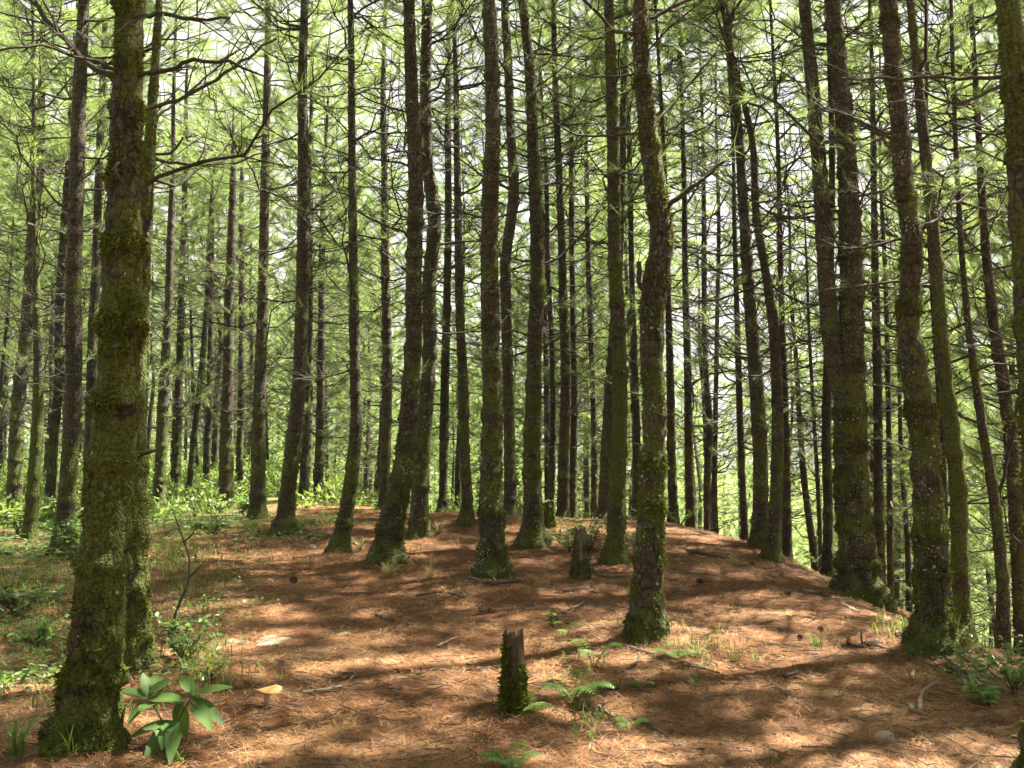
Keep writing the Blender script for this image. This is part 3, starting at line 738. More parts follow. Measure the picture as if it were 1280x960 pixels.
pine((1300, 985), [(1310, 1000, 60), (1305, 880, 48), (1303, 760, 40), (1298, 620, 38), (1290, 450, 38), (1284, 330, 38), (1277, 200, 36), (1268, 90, 34), (1260, 0, 32)],
     'mossy pine cut off by the right edge of the picture, long bare limb reaching left', 'bark_heavy', moss=5000, lichen=150, depth=4.9, sides=40, step=.03, seed=53, branches=2, b0=4.5, flare=.2, crown_z=8.5, rough=.09,
     extra=[[(1262, 97, 9, 0), (1210, 96, 7, .1), (1140, 98, 6, .2), (1060, 97, 4, .3)], [(1262, 100, 8, 0), (1225, 118, 6, -.1), (1180, 128, 5, -.2), (1152, 112, 3, -.2)], [(1268, 165, 6, 0), (1220, 165, 4, .2), (1150, 142, 3, .3)]])

# ------------------------------------------------------------------ background pines: a few kinds, copied
def far_trunk(seed, H):
    rng = np.random.default_rng(seed)
    z = np.linspace(-.6, H, 9)
    bx = np.cumsum(rng.normal(size=9)) * .07; by = np.cumsum(rng.normal(size=9)) * .07
    bx -= bx[0]; by -= by[0]
    P = np.stack([bx, by, z], -1)
    r = .155 * (1 - .93 * (np.clip(z, 0, None) / H) ** .9) * (1 + .35 * np.exp(-np.clip(z, 0, None) / .3))
    Pq, Wq, _ = resample(P, r, .16)
    V, Q, _ = trunk_surface(Pq, np.clip(Wq, .01, None), 10, seed, 0, .2, .08)
    mb = MB(); mb.add(V, Q)
    fn = lambda zz: np.array([np.interp(zz, Pq[:, 2], Pq[:, 0]), np.interp(zz, Pq[:, 2], Pq[:, 1]), zz])
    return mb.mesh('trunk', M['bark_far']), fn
FAR = []
for k_ in range(8):
    H = 16.0
    tm, fn = far_trunk(300 + k_, H)
    z0 = [3.2, 4.5, 6.0, 4.0, 7.0, 3.0, 5.2, 6.5][k_]
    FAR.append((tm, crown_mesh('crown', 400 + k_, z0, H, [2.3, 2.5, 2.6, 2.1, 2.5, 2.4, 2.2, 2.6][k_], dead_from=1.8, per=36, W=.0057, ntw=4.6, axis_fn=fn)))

rng = np.random.default_rng(5)
far_list = []
def try_place(x, y, mind):
    for (a, b) in USED:
        if (a - x) ** 2 + (b - y) ** 2 < mind * mind: return False
    USED.append((x, y)); return True
count = 0
for _ in range(6000):
    if count >= 118: break
    y = 24 + 46 * rng.random() ** 1.25
    x = rng.uniform(-.60, .60) * y
    q_ = x / y
    if rng.random() < (.80 if .17 < q_ < .31 else .6 if -.01 < q_ < .05 or -.14 < q_ < -.10 else .45 if .05 < q_ < .34 else 0): continue
    if not try_place(x, y, 2.3): continue
    far_list.append((x, y)); count += 1
# bank on the right, close: downhill trees whose crowns stand at eye level
for _ in range(400):
    if count >= 134: break
    y = rng.uniform(13, 26); x = rng.uniform(5.5, 14)
    if x > .62 * y or not try_place(x, y, 2.2): continue
    far_list.append((x, y)); count += 1
info = []
for (x, y) in far_list:
    k_ = int(rng.integers(8)); g = float(ground_h(x, y))
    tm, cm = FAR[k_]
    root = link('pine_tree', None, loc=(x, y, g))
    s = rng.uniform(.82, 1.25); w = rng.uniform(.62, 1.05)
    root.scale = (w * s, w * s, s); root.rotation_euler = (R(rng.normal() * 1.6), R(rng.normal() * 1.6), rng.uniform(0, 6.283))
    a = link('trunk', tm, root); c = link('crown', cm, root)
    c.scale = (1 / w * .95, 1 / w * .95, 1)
    info.append((project((x, y, CAM[2] + .6))[0], y, root, w * s))
ORD = ['nearest', 'second', 'third', 'fourth', 'fifth', 'sixth', 'seventh', 'eighth', 'ninth', 'tenth', 'eleventh', 'twelfth', 'thirteenth', 'fourteenth', 'fifteenth', 'sixteenth', 'seventeenth', 'eighteenth', 'nineteenth', 'twentieth', 'outermost']
buckets = {}
for px_, y_, root, w_ in info:
    lx, hd, _d = min(LANDMARKS, key=lambda l: abs(l[0] - px_))
    buckets.setdefault((hd, 'left' if px_ < lx else 'right'), []).append((abs(px_ - lx), y_, root, w_))
for (hd, side), lst in buckets.items():
    for n, (_, y_, root, w_) in enumerate(sorted(lst, key=lambda q: q[0])):
        size = 'far thin' if w_ < .8 else 'far stout'
        root['label'] = f'{size} background pine, {ORD[min(n, 20)]} out on the {side} of {hd}'
        root['category'] = 'tree'; root['group'] = 'background pines'

# unseen pines added round the camera to shade the clearing and block sky
for (x, y, k_, rz, s) in [(7.08, 10.18, 2, 5.38, .97), (5.5, 7.4, 2, 3.28, 1.1), (10.18, 10.4, 4, 6.23, 1.18), (4.2, -2.6, 2, 0, 1.1), (-5.2, 1.4, 4, 1, 1.1), (-7.4, 5.6, 7, 2, 1.1), (-3.4, -3.4, 2, 3, 1.1), (.6, -3.2, 4, 4, 1.1), (7.4, -1.5, 7, 5, 1.1), (-10, 9.5, 2, .5, 1.1), (-7.5, -1, 4, 1.5, 1.1),
                          (-1.5, -6, 7, 2.5, 1.1), (3, -7, 2, 3.5, 1.1), (7, -5.5, 4, 4.5, 1.1), (-5.5, -6.5, 7, 5.5, 1.1), (11, -4, 2, 1.2, 1.1), (-10.5, 3.5, 4, 2.2, 1.1), (-9.5, -5, 7, 3.2, 1.1)]:
    tm, cm = FAR[k_]
    root = thing('pine_tree', (x, y, float(ground_h(x, y))), 'unseen tall pine added outside the view to shade the clearing', 'tree', 'added shade pines around the viewpoint')
    root.rotation_euler = (0, 0, rz); root.scale = (s, s, s)
    link('trunk', tm, root); link('crown', cm, root)

# a far-off wood that closes the view beyond the hill: one mass
def far_wood():
    rng = np.random.default_rng(8)
    mb = MB()
    for q in range(400):
        y = rng.uniform(60, 160); x = rng.uniform(-.72, .72 if q < 270 else 0) * y
        g = float(ground_h(x, y)); H = rng.uniform(13, 20)
        tube(mb, [(x, y, g - .5), (x + rng.normal() * .2, y, g + H * .5), (x + rng.normal() * .4, y, g + H)], [.17, .12, .03], 5, 0)
        n = 420
        t = rng.random(n) ** .8
        z = g + H * (.10 + .90 * t); r = 2.6 * (1 - t ** 2) ** .7 * rng.uniform(.25, 1.0, n) + .1
        a = rng.uniform(0, 6.283, n)
        P = np.stack([x + r * np.cos(a), y + r * np.sin(a), z], -1)
        D = np.stack([np.cos(a), np.sin(a), rng.uniform(-.2, .6, n)], -1)
        tufts(mb, P, D, rng, 7, (.25, .5), .055)
    return mb.mesh('distant_woodland', [M['bark_far'], M['needle']])
tag(link('distant_woodland', far_wood()), 'far pine wood closing the view beyond the hill', kind='stuff')

# ------------------------------------------------------------------ the bright damp air of the wood
def haze():
    k = NT('forest_air')
    v = k.n('VolumePrincipled'); v.inputs['Color'].default_value = (1, 1, .97, 1); v.inputs['Density'].default_value = HAZE; v.inputs['Anisotropy'].default_value = .5
    k.t.links.new(v.outputs[0], k.out.inputs['Volume'])
    zb = float(min(ground_h(X, Y)[(np.abs(X) < 130) & (Y > -40) & (Y < 170)].min(), -40)) - 1
    x0, x1, y0, y1, z1 = -125, 125, -30, 165, 24
    V = [(x, y, z) for z in (zb, z1) for y in (y0, y1) for x in (x0, x1)]
    mb = MB(); mb.add(V, [(0, 2, 3, 1), (4, 5, 7, 6), (0, 1, 5, 4), (2, 6, 7, 3), (0, 4, 6, 2), (1, 3, 7, 5)])
    tag(link('haze', mb.mesh('haze', k.m, False)), 'pale air between the trunks', kind='stuff')
if HAZE > 0: haze()
# ------------------------------------------------------------------ needle litter, grass, undergrowth (nobody could count them)
def litter():
    rng = np.random.default_rng(21)
    mb = MB()
    n = 420000
    y = 4.2 + 15 * rng.random(n) ** 1.75
    x = rng.uniform(-.56, .56, n) * (y + .4)
    bare = np.array([mnoise.noise(Vector((a * .85, b * .85, 1.7))) + .7 * mnoise.noise(Vector((a * 3.1, b * 3.1, 5.1))) for a, b in zip(x, y)])
    keep = (bare > -.42) | (rng.random(n) < .3); x, y = x[keep], y[keep]; n = len(x)
    L = rng.uniform(.045, .125, n); az = rng.uniform(0, 6.283, n); W = .0008 + .00017 * y
    z = ground_h(x, y) + rng.random(n) ** 1.5 * .034 + .002
    tilt = rng.normal(size=n) * .20
    d = np.stack([np.cos(az) * np.cos(tilt), np.sin(az) * np.cos(tilt), np.sin(tilt)], -1)
    c = np.stack([x, y, z], -1)
    s = np.stack([-np.sin(az), np.cos(az), np.zeros(n)], -1)
    bend = s * (rng.normal(size=n) * .12 * L)[:, None]
    a, m, b = c - d * (L / 2)[:, None], c + bend + np.array([0, 0, .003]), c + d * (L / 2)[:, None]
    w = (s * (W / 2)[:, None])
    V = np.stack([a - w, a + w, m + w, m - w, b + w * .5, b - w * .5], 1).reshape(-1, 3)
    k = np.arange(n)[:, None] * 6
    Q = np.concatenate([k + np.array([[0, 1, 2, 3]]), k + np.array([[3, 2, 4, 5]])])
    patch = np.array([mnoise.noise(Vector((a * .9, b * .9, 3.3))) * .22 + mnoise.noise(Vector((a * 4.5, b * 4.5, 7.1))) * .15 for a, b in zip(x, y)])
    tint = np.clip(rng.beta(1.6, 2.0, n) + patch, 0, 1)
    mb.add(V, Q, None, 0, np.repeat(tint, 6))
    # bits of twig, bark and cone scale between the needles
    for _ in range(4800):
        yy = 4.3 + 15 * rng.random() ** 1.6; xx = rng.uniform(-.55, .55) * yy
        a = rng.uniform(0, 6.283); l = rng.uniform(.02, .06) * (1 + 2.2 * (rng.random() < .18)); z0_ = float(ground_h(xx, yy)) + .022
        d2 = np.array([math.cos(a), math.sin(a), rng.normal() * .12]) * l
        c2 = np.array([xx, yy, z0_ + .006])
        r2 = rng.uniform(.0018, .0050)
        tube(mb, [c2 - d2, c2 + rng.normal(size=3) * .12 * l * np.array([1, 1, .2]), c2 + d2], [r2, r2 * .9, r2 * .5], 4, 1, .5)
    return mb.mesh('needle_litter', [M['litter'], M['stick']], False)
tag(link('needle_litter', litter()), 'carpet of fallen rusty pine needles on the clearing floor', kind='stuff')

def grass_patch(name, spots, label, mat, seed):
    rng = np.random.default_rng(seed); mb = MB()
    for (px, py, rx, ry, n, L) in spots:
        for _ in range(n):
            p = hit(px + rng.normal() * rx, py + rng.normal() * ry)
            k = rng.integers(2, 5)
            for q in range(k):
                az = rng.uniform(0, 6.283); l = L * rng.uniform(.5, 1.2); lean = rng.uniform(.15, .9)
                h = np.array([math.cos(az), math.sin(az), 0]); s = np.array([-h[1], h[0], 0]) * .004
                p0 = p + rng.normal(size=3) * np.array([.02, .02, 0]); p1 = p0 + h * l * .35 * lean + np.array([0, 0, l * .62]); p2 = p0 + h * l * .95 * lean + np.array([0, 0, l * (.95 - .55 * lean)])
                mb.add([p0 - s, p0 + s, p1 + s * .9, p1 - s * .9, p2], [(0, 1, 2, 3)], [(3, 2, 4)], 0, rng.random())
    o = link(name, mb.mesh(name, M[mat], False)); return tag(o, label, kind='stuff')
grass_patch('grass', [(330, 655, 45, 7, 260, .16), (250, 655, 40, 10, 160, .16), (400, 652, 25, 4, 130, .12), (440, 640, 30, 3, 80, .12), (210, 700, 25, 16, 90, .18), (60, 720, 50, 25, 180, .14), (40, 790, 40, 30, 160, .12), (60, 860, 40, 30, 90, .12), (90, 760, 60, 40, 160, .13), (230, 730, 30, 30, 120, .15), (200, 660, 40, 12, 120, .2), (30, 720, 40, 20, 140, .2), (150, 690, 40, 20, 120, .18), (120, 830, 40, 30, 60, .1), (300, 690, 50, 14, 90, .1), (225, 690, 18, 12, 60, .2),
                     (700, 660, 40, 8, 70, .12), (655, 650, 30, 6, 40, .12), (1160, 790, 35, 10, 70, .18), (880, 815, 25, 12, 30, .14), (1240, 800, 30, 15, 60, .2), (400, 700, 60, 20, 25, .08), (560, 700, 120, 40, 14, .07), (900, 850, 120, 50, 16, .08), (780, 830, 80, 40, 20, .1), (250, 830, 30, 20, 80, .16), (720, 880, 30, 30, 30, .12)],
            'scattered green grass and seedlings sprouting through the needle carpet', 'grass', 31)

def undergrowth():
    rng = np.random.default_rng(41); mb = MB()
    for _ in range(900):
        y = 19 + 43 * rng.random() ** .8; x = rng.uniform(-.60, -.02) * y
        if y < 25 and x > -.30 * y: continue
        if y < 21 and x > -.42 * y: continue
        g = float(ground_h(x, y)); h = rng.uniform(.25, 1.1) * (.7 + .9 * float(sstep(26, 50, y))); w = h * rng.uniform(.6, 1.0)
        n = 90
        u = unit(rng.normal(size=(n, 3))); u[:, 2] = np.abs(u[:, 2])
        P = np.array([x, y, g]) + u * np.array([w, w, h]) * rng.uniform(.45, 1.0, (n, 1))
        D = u + rng.normal(size=(n, 3)) * .5
        k = rng.random() * .4
        blades(mb, P, D, rng.uniform(.08, .19, n), rng.uniform(.05, .09, n), rng, 0, k + rng.random(n) * .6)
    return mb.mesh('undergrowth', M['shrub_lime'], False)
tag(link('undergrowth', undergrowth()), 'sunlit lime green undergrowth among the far trunks on the left', kind='stuff')

# ------------------------------------------------------------------ plants one can point at
def shrub(px, py, h, w, label, mat='shrub', n_stem=9, n_leaf=14, L=.06, W=.03, seed=0, name='shrub', fallback=None, p=None, cat='shrub', group=None):
    rng = np.random.default_rng(seed + 2000)
    p = hit(px, py, fallback) if p is None else p
    root = thing(name, p, label, cat, group)
    ms, ml = MB(), MB()
    for k in range(n_stem):
        az = rng.uniform(0, 6.283); out = rng.uniform(.15, 1) * w; hh = h * rng.uniform(.55, 1.0)
        s = np.linspace(0, 1, 6)
        P = np.stack([np.cos(az) * out * s ** 1.3, np.sin(az) * out * s ** 1.3, hh * s - .1 * hh * s ** 3], -1) + rng.normal(size=(6, 3)) * .015 * s[:, None]
        P[0] = (rng.normal() * .02, rng.normal() * .02, -.03)
        tube(ms, P, .006 * (1 - .7 * s) * (h + .4), 5, 0)
        for q in range(n_leaf):
            t = rng.uniform(.3, 1) ** .8 * 5; a = min(4, int(t)); b = P[a] + (P[a + 1] - P[a]) * (t - a)
            d = unit(P[a + 1] - P[a]) * .5 + unit(rng.normal(size=3)) * .9; d[2] = abs(d[2]) * .5 - .05
            l = L * rng.uniform(.6, 1.25)
            leaf(ml, b, d, np.array([0, 0, 1.0]) + rng.normal(size=3) * .25, l, W * l / L, 0, rng.random(), rng.uniform(.05, .4))
    link('stems', ms.mesh('stems', M['stem']), root).name = 'stem'
    link('foliage', ml.mesh('foliage', M[mat]), root)
    return root
shrub(738, 690, .55, .50, 'grey green leafy shrub round the foot of the dark mossy pine', 'shrub', 16, 26, .07, .034, 1)
shrub(712, 690, .35, .32, 'low pale leaved shrub beside the split grey stump', 'shrub_pale', 10, 18, .055, .03, 2)
shrub(795, 690, .40, .35, 'small pale shrub in the gap behind the crooked pine', 'shrub_pale', 10, 20, .06, .03, 3)
shrub(800, 640, .5, .5, 'bright sunlit shrub on the crest behind the crooked pine', 'shrub_lime', 10, 22, .09, .04, 4, fallback=22)
shrub(735, 636, .45, .5, 'low bright shrub on the crest right of the thin pines', 'shrub_lime', 10, 22, .09, .045, 5, fallback=23)
shrub(850, 650, .5, .45, 'small shrub on the bank rim under the slim dark pines', 'shrub', 9, 16, .07, .035, 6, fallback=19)
shrub(1268, 868, .42, .42, 'pale green shrub at the right edge on the bank', 'shrub_pale', 15, 26, .045, .028, 7)
shrub(1222, 848, .16, .16, 'tiny pale seedling left of the pale bank shrub', 'shrub_pale', 7, 12, .04, .025, 8)
shrub(1238, 882, .16, .22, 'flat bright green plant below the pale bank shrub', 'fern', 7, 9, .08, .035, 9)
shrub(98, 700, .75, .65, 'dark green leafy shrub at the foot of the pale-flaked pine', 'shrub', 16, 26, .10, .04, 10)
shrub(70, 660, .8, .6, 'light green shrub between the far-left trunks', 'shrub_lime', 14, 22, .11, .045, 11)
shrub(22, 670, .8, .7, 'sunlit shrub at the foot of the slanting edge pine', 'shrub_lime', 14, 24, .11, .045, 12)
shrub(20, 770, .42, .55, 'bluish green low shrub in the shaded hollow at the left edge', 'shrub', 16, 24, .07, .035, 13)
shrub(45, 810, .22, .35, 'low yellow green plant below the bluish shrub', 'fern', 9, 12, .09, .03, 14)
shrub(228, 832, .42, .32, 'leafy green herb clump right of the thick mossy pines', 'shrub', 15, 20, .055, .026, 15)
shrub(262, 850, .20, .24, 'low weedy clump beside the dead fern', 'grass', 10, 12, .05, .018, 16)
shrub(265, 668, .30, .55, 'pale leafy ground plant in the sunlit patch left of the straight pine', 'shrub_pale', 14, 14, .14, .05, 17)
shrub(310, 640, .45, .5, 'bushy low plant between the broken-topped pine and the straight pine', 'shrub', 12, 18, .10, .04, 18)
shrub(275, 642, .4, .35, 'small leafy plant at the foot of the broken-topped pine', 'shrub_pale', 10, 14, .09, .035, 19)
shrub(660, 658, .2, .25, 'grassy seedling clump left of the moss-skirted pine', 'grass', 8, 10, .06, .02, 20)
shrub(1030, 716, .6, .5, 'light green bush below the bank rim left of the twin-stemmed pine', 'shrub_lime', 12, 22, .08, .035, 21, p=np.array([4.9, 15.2, float(ground_h(4.9, 15.2))]))
shrub(690, 785, .17, .12, 'bright lime seedling on bare needles right of the middle pine', 'shrub_lime', 6, 10, .05, .026, 22, name='seedling', cat='plant')
shrub(812, 800, .35, .22, 'thin twiggy plant with white flecks against the crooked pine', 'shrub_pale', 6, 8, .03, .016, 23, name='seedling', cat='plant')
shrub(1160, 700, .9, .5, 'leafy bush below the bank between the bank pines', 'shrub_lime', 12, 22, .08, .035, 24, p=np.array([6.6, 12.6, float(ground_h(6.6, 12.6))]))

def broad_plant():
    rng = np.random.default_rng(77)
    p = hit(212, 938)
    root = thing('broad_leaved_plant', p, 'large leaved green plant at the foot of the thickest mossy pine', 'plant')
    dep = p[1]
    # stems end at picture points, each topped by a whorl of leaves
    tops = [(186, 872, 0), (242, 868, .03), (214, 905, -.10), (226, 880, .0)]
    st = MB(); 
    for (x, y, dd) in tops:
        e = at(x, y, dep + dd) - p
        P = np.array([[0, 0, -.03], [e[0] * .25, e[1] * .3, e[2] * .4], [e[0] * .7, e[1] * .7, e[2] * .8], e])
        tube(st, resample(P, [.006] * 4, .03)[0], .0055, 6)
    link('stem', st.mesh('stem', M['stem']), root)
    # leaves: (stem tip, picture point of the leaf tip, depth change, length boost)
    L = [((186, 872), (146, 864), -.02), ((186, 872), (180, 842), .10), ((188, 866), (214, 850), .06), ((186, 874), (228, 877), -.10), ((186, 876), (160, 905), -.14), ((190, 880), (176, 890), -.2),
         ((242, 868), (226, 845), .12), ((242, 868), (288, 860), .02), ((240, 872), (277, 906), -.10), ((240, 876), (262, 912), -.2), ((242, 870), (238, 842), -.05), ((228, 880), (206, 870), .1),
         ((214, 902), (164, 922), -.08), ((216, 900), (202, 935), -.22), ((222, 896), (212, 952), -.3), ((214, 905), (184, 946), -.2), ((222, 880), (230, 918), .1), ((200, 866), (192, 846), .2)]
    for (a, b, dd) in L:
        A = at(a[0], a[1], dep) - p; B = at(b[0], b[1], dep + dd) - p
        l = np.linalg.norm(B - A)
        mb = MB()
        d = unit(B - A)
        leaf(mb, A, d + np.array([0, 0, .12]), unit(np.array([rng.normal() * .15, -.35, .9])), l * 1.06, min(.088, .040 + l * .22), 0, rng.uniform(.15, .95), .12, .22, 8)
        link('leaf', mb.mesh('leaf', M['broad']), root)
broad_plant()

def fern(px, py, fronds, L, label, mat='fern', seed=0, name='fern', lift=.5, fallback=None, azs=None):
    rng = np.random.default_rng(3000 + seed)
    p = hit(px, py, fallback); root = thing(name, p, label, 'fern')
    for k in range(fronds):
        mb = MB()
        az = azs[k] if azs else k / fronds * 6.283 + rng.uniform(-.4, .4)
        h = np.array([math.cos(az), math.sin(az), 0]); l = L * rng.uniform(.75, 1.1)
        s = np.linspace(0, 1, 10)
        P = h[None] * (s * l * .9)[:, None] + np.array([0, 0, 1.0])[None] * (lift * l * np.sin(s * 2.3))[:, None]
        P[0, 2] -= .02
        tube(mb, P, .0035 * (1 - .7 * s), 4, 0, .2)
        np_ = 22 if mat == 'deadfern' else 13
        for q in range(np_):
            t = .14 + .86 * q / np_; f = t * 9; a = min(8, int(f)); b = P[a] + (P[a + 1] - P[a]) * (f - a); tg = unit(P[a + 1] - P[a])
            for sg in (-1, 1):
                side = np.array([-h[1], h[0], 0]) * sg
                ll = l * .25 * math.sin(math.pi * (t * .85 + .12)) + .008
                leaf(mb, b, side + tg * .35, np.array([0, 0, 1.0]), ll, ll * (.16 if mat == 'deadfern' else .34), 0, rng.random(), .25, .1, 3)
        link('frond', mb.mesh('frond', M[mat]), root)
    return root
fern(648, 893, 3, .26, 'small fern with a pale arching frond at the foot of the near stump', 'fern', 1, azs=[-.5, 1.2, 2.6], lift=.3)
fern(715, 878, 5, .34, 'feathery fern right of the near mossy stump', 'fern', 2, lift=.45)
fern(742, 835, 3, .26, 'fern seedling with pale tips by the fallen sticks', 'fern', 3, lift=.7)
fern(705, 800, 3, .18, 'small feathery fern below the lime seedling', 'fern', 4, lift=.7)
fern(318, 806, 5, .34, 'bleached dead fern lying in a sun patch', 'deadfern', 5, lift=.12, azs=[.1, .5, -.3, 2.9, 1.2])
fern(800, 862, 3, .14, 'little fern tuft beside the straight dark stick', 'fern', 6, lift=.5)
fern(785, 912, 3, .15, 'little fern on the mid right needles by a thin stick', 'fern', 7, lift=.4)
fern(420, 795, 2, .14, 'single low fern frond on the needles right of the dead fern', 'fern', 8, lift=.2)
fern(640, 965, 5, .22, 'bright green fern at the bottom edge below the near stump', 'fern', 9, lift=.5)
fern(845, 826, 4, .26, 'drooping fern right of the crooked pine foot', 'fern', 10, lift=.4)

def tuft(px, py, n, L, label, mat='grass', seed=0, wid=.006, fallback=None):
    rng = np.random.default_rng(4000 + seed)
    p = hit(px, py, fallback); mb = MB()
    for k in range(n):
        az = rng.uniform(0, 6.283); l = L * rng.uniform(.5, 1.15); lean = rng.uniform(.2, 1.0)
        h = np.array([math.cos(az), math.sin(az), 0]); s = np.array([-h[1], h[0], 0])
        t = np.linspace(0, 1, 6)
        C = np.array([rng.normal() * .015, rng.normal() * .015, -.01])[None] + h[None] * (lean * l * t ** 1.5)[:, None] + np.array([0, 0, 1.0])[None] * (l * (t - .55 * lean * t ** 2.2))[:, None]
        w = wid * (1 - t ** 2) / 2 + .0004
        V = np.stack([C - s * w[:, None], C + s * w[:, None]], 1).reshape(-1, 3)
        i_ = np.arange(5) * 2
        mb.add(V, np.stack([i_, i_ + 1, i_ + 3, i_ + 2], -1), None, 0, rng.random())
    o = link('grass_tuft', mb.mesh('grass_tuft', M[mat], True), loc=p)
    return tag(o, label, 'grass')
def ground_cover():
    rng = np.random.default_rng(43); mb = MB()
    for (x0, x1, y0, y1, n, L) in [(-20, 105, 690, 870, 150, .07), (195, 260, 650, 860, 110, .055), (200, 430, 632, 685, 150, .09), (0, 110, 640, 700, 120, .11), (650, 800, 640, 690, 60, .07), (1180, 1290, 780, 880, 40, .06), (255, 330, 690, 780, 45, .05), (440, 600, 632, 650, 40, .07)]:
        for _ in range(n):
            p = hit(rng.uniform(x0, x1), rng.uniform(y0, y1)); t = rng.random() * .5
            if p[1] > 55: continue
            for q in range(rng.integers(5, 14)):
                b = p + np.array([rng.normal() * .10, rng.normal() * .10, rng.uniform(.01, .14)])
                d = rng.normal(size=3); d[2] = abs(d[2]) * .3
                l = L * rng.uniform(.5, 1.2)
                leaf(mb, b, d, np.array([0, 0, 1.0]) + rng.normal(size=3) * .3, l, l * rng.uniform(.3, .5), 0, t + rng.random() * .4, rng.uniform(.05, .4), .15, 3)
    return mb.mesh('ground_cover', M['shrub'])
tag(link('ground_cover', ground_cover()), 'low green seedlings and herbs spreading over the left slope', kind='stuff')
tuft(486, 722, 90, .26, 'bright sunlit grass clump before the spread-foot leaning pine', 'drygrass', 1, .010)
tuft(537, 722, 14, .42, 'few tall pale grass blades right of the spread-foot pine', 'drygrass', 2, .008)
tuft(548, 668, 30, .30, 'yellow green grass at the foot of the nearly touching pine', 'drygrass', 3, .012)
tuft(450, 688, 30, .30, 'sunlit grass tuft beside the curved lichen-flaked pine foot', 'drygrass', 4, .012)
tuft(1020, 812, 40, .22, 'green grass tuft alone on needles below the twin-stemmed pine', 'grass', 5, .006)
tuft(868, 862, 22, .14, 'small grass tuft on needles right of the fallen sticks', 'grass', 6, .005)
tuft(872, 822, 34, .26, 'drooping grass tuft right of the crooked pine', 'drygrass', 7, .006)
tuft(1150, 812, 50, .34, 'grey green grass draped before the leaning bank-edge pine', 'grass', 8, .006)
tuft(1192, 806, 36, .30, 'fresh grass at the right side of the leaning bank-edge pine', 'drygrass', 9, .007)
tuft(20, 950, 26, .34, 'long bladed grass in the bottom left corner', 'grass', 10, .011)
tuft(90, 948, 22, .24, 'grass blades at the foot of the thickest mossy pine', 'grass', 11, .009)
tuft(285, 862, 40, .22, 'dry looking grass beside the broad-leaved plant', 'drygrass', 12, .005)
tuft(350, 850, 14, .11, 'tiny grass tuft behind the tan mushroom', 'grass', 13, .005)
tuft(399, 826, 12, .10, 'tiny bright grass tuft on needles right of the dead fern', 'grass', 14, .005)
tuft(225, 955, 40, .14, 'thin grass below the broad-leaved plant', 'grass', 15, .004)
tuft(500, 652, 22, .16, 'grass sprig in shade behind the spread-foot pine', 'grass', 16, .01)
tuft(960, 955, 16, .10, 'low green grass tuft at the bottom edge in the sun patch', 'grass', 17, .005)
tuft(985, 868, 8, .07, 'tiny sprout next to the forked stick', 'grass', 18, .005)
tuft(745, 925, 20, .22, 'pale bent grass blades below the feathery fern', 'drygrass', 19, .004)
tuft(508, 640, 16, .2, 'seedling grass on the sunny strip left of the slim elbow pine', 'grass', 20, .01)
tuft(915, 705, 24, .22, 'grass tuft near the bank rim left of the rim pair', 'drygrass', 21, .008)
tuft(230, 745, 40, .26, 'soft grass tuft below the bare sapling', 'grass', 22, .006)

def sapling():
    p = hit(212, 792); dep = p[1]; rng = np.random.default_rng(9)
    root = thing('sapling', p, 'bare crooked sapling with a few pale leaves at its tip', 'sapling')
    def limb(pp, w):
        P = np.array([at(x, y, dep + d) - p for x, y, d in pp]); Q, W, _ = resample(P, [q * dep / F / 2 for q in w], .02)
        mb = MB(); tube(mb, Q, W, 7); return mb
    link('trunk', limb([(211, 795, 0), (222, 760, .02), (236, 722, 0), (236, 695, .02), (228, 672, .03), (217, 640, .05)], [3.6, 3.3, 3, 2.6, 2.2, 1.5]).mesh('trunk', M['stick']), root)
    link('branch', limb([(236, 722, 0), (246, 712, -.05), (254, 704, -.08)], [3, 2.5, 1.5]).mesh('branch', M['stick']), root)
    link('branch', limb([(229, 678, .03), (240, 668, .0), (247, 655, -.02)], [2.5, 2, 1]).mesh('branch', M['stick']), root)
    mb = MB()
    for k in range(16):
        y = rng.uniform(628, 652); b = at(216 + (y - 640) * .3, y, dep + .05) - p
        leaf(mb, b, np.array([rng.choice([-1, 1]) * 1.0, rng.normal() * .6, rng.uniform(-.1, .4)]), np.array([0, 0, 1.0]), rng.uniform(.10, .18), .042, 0, rng.random(), .3)
    link('foliage', mb.mesh('foliage', M['shrub_pale']), root)
sapling()

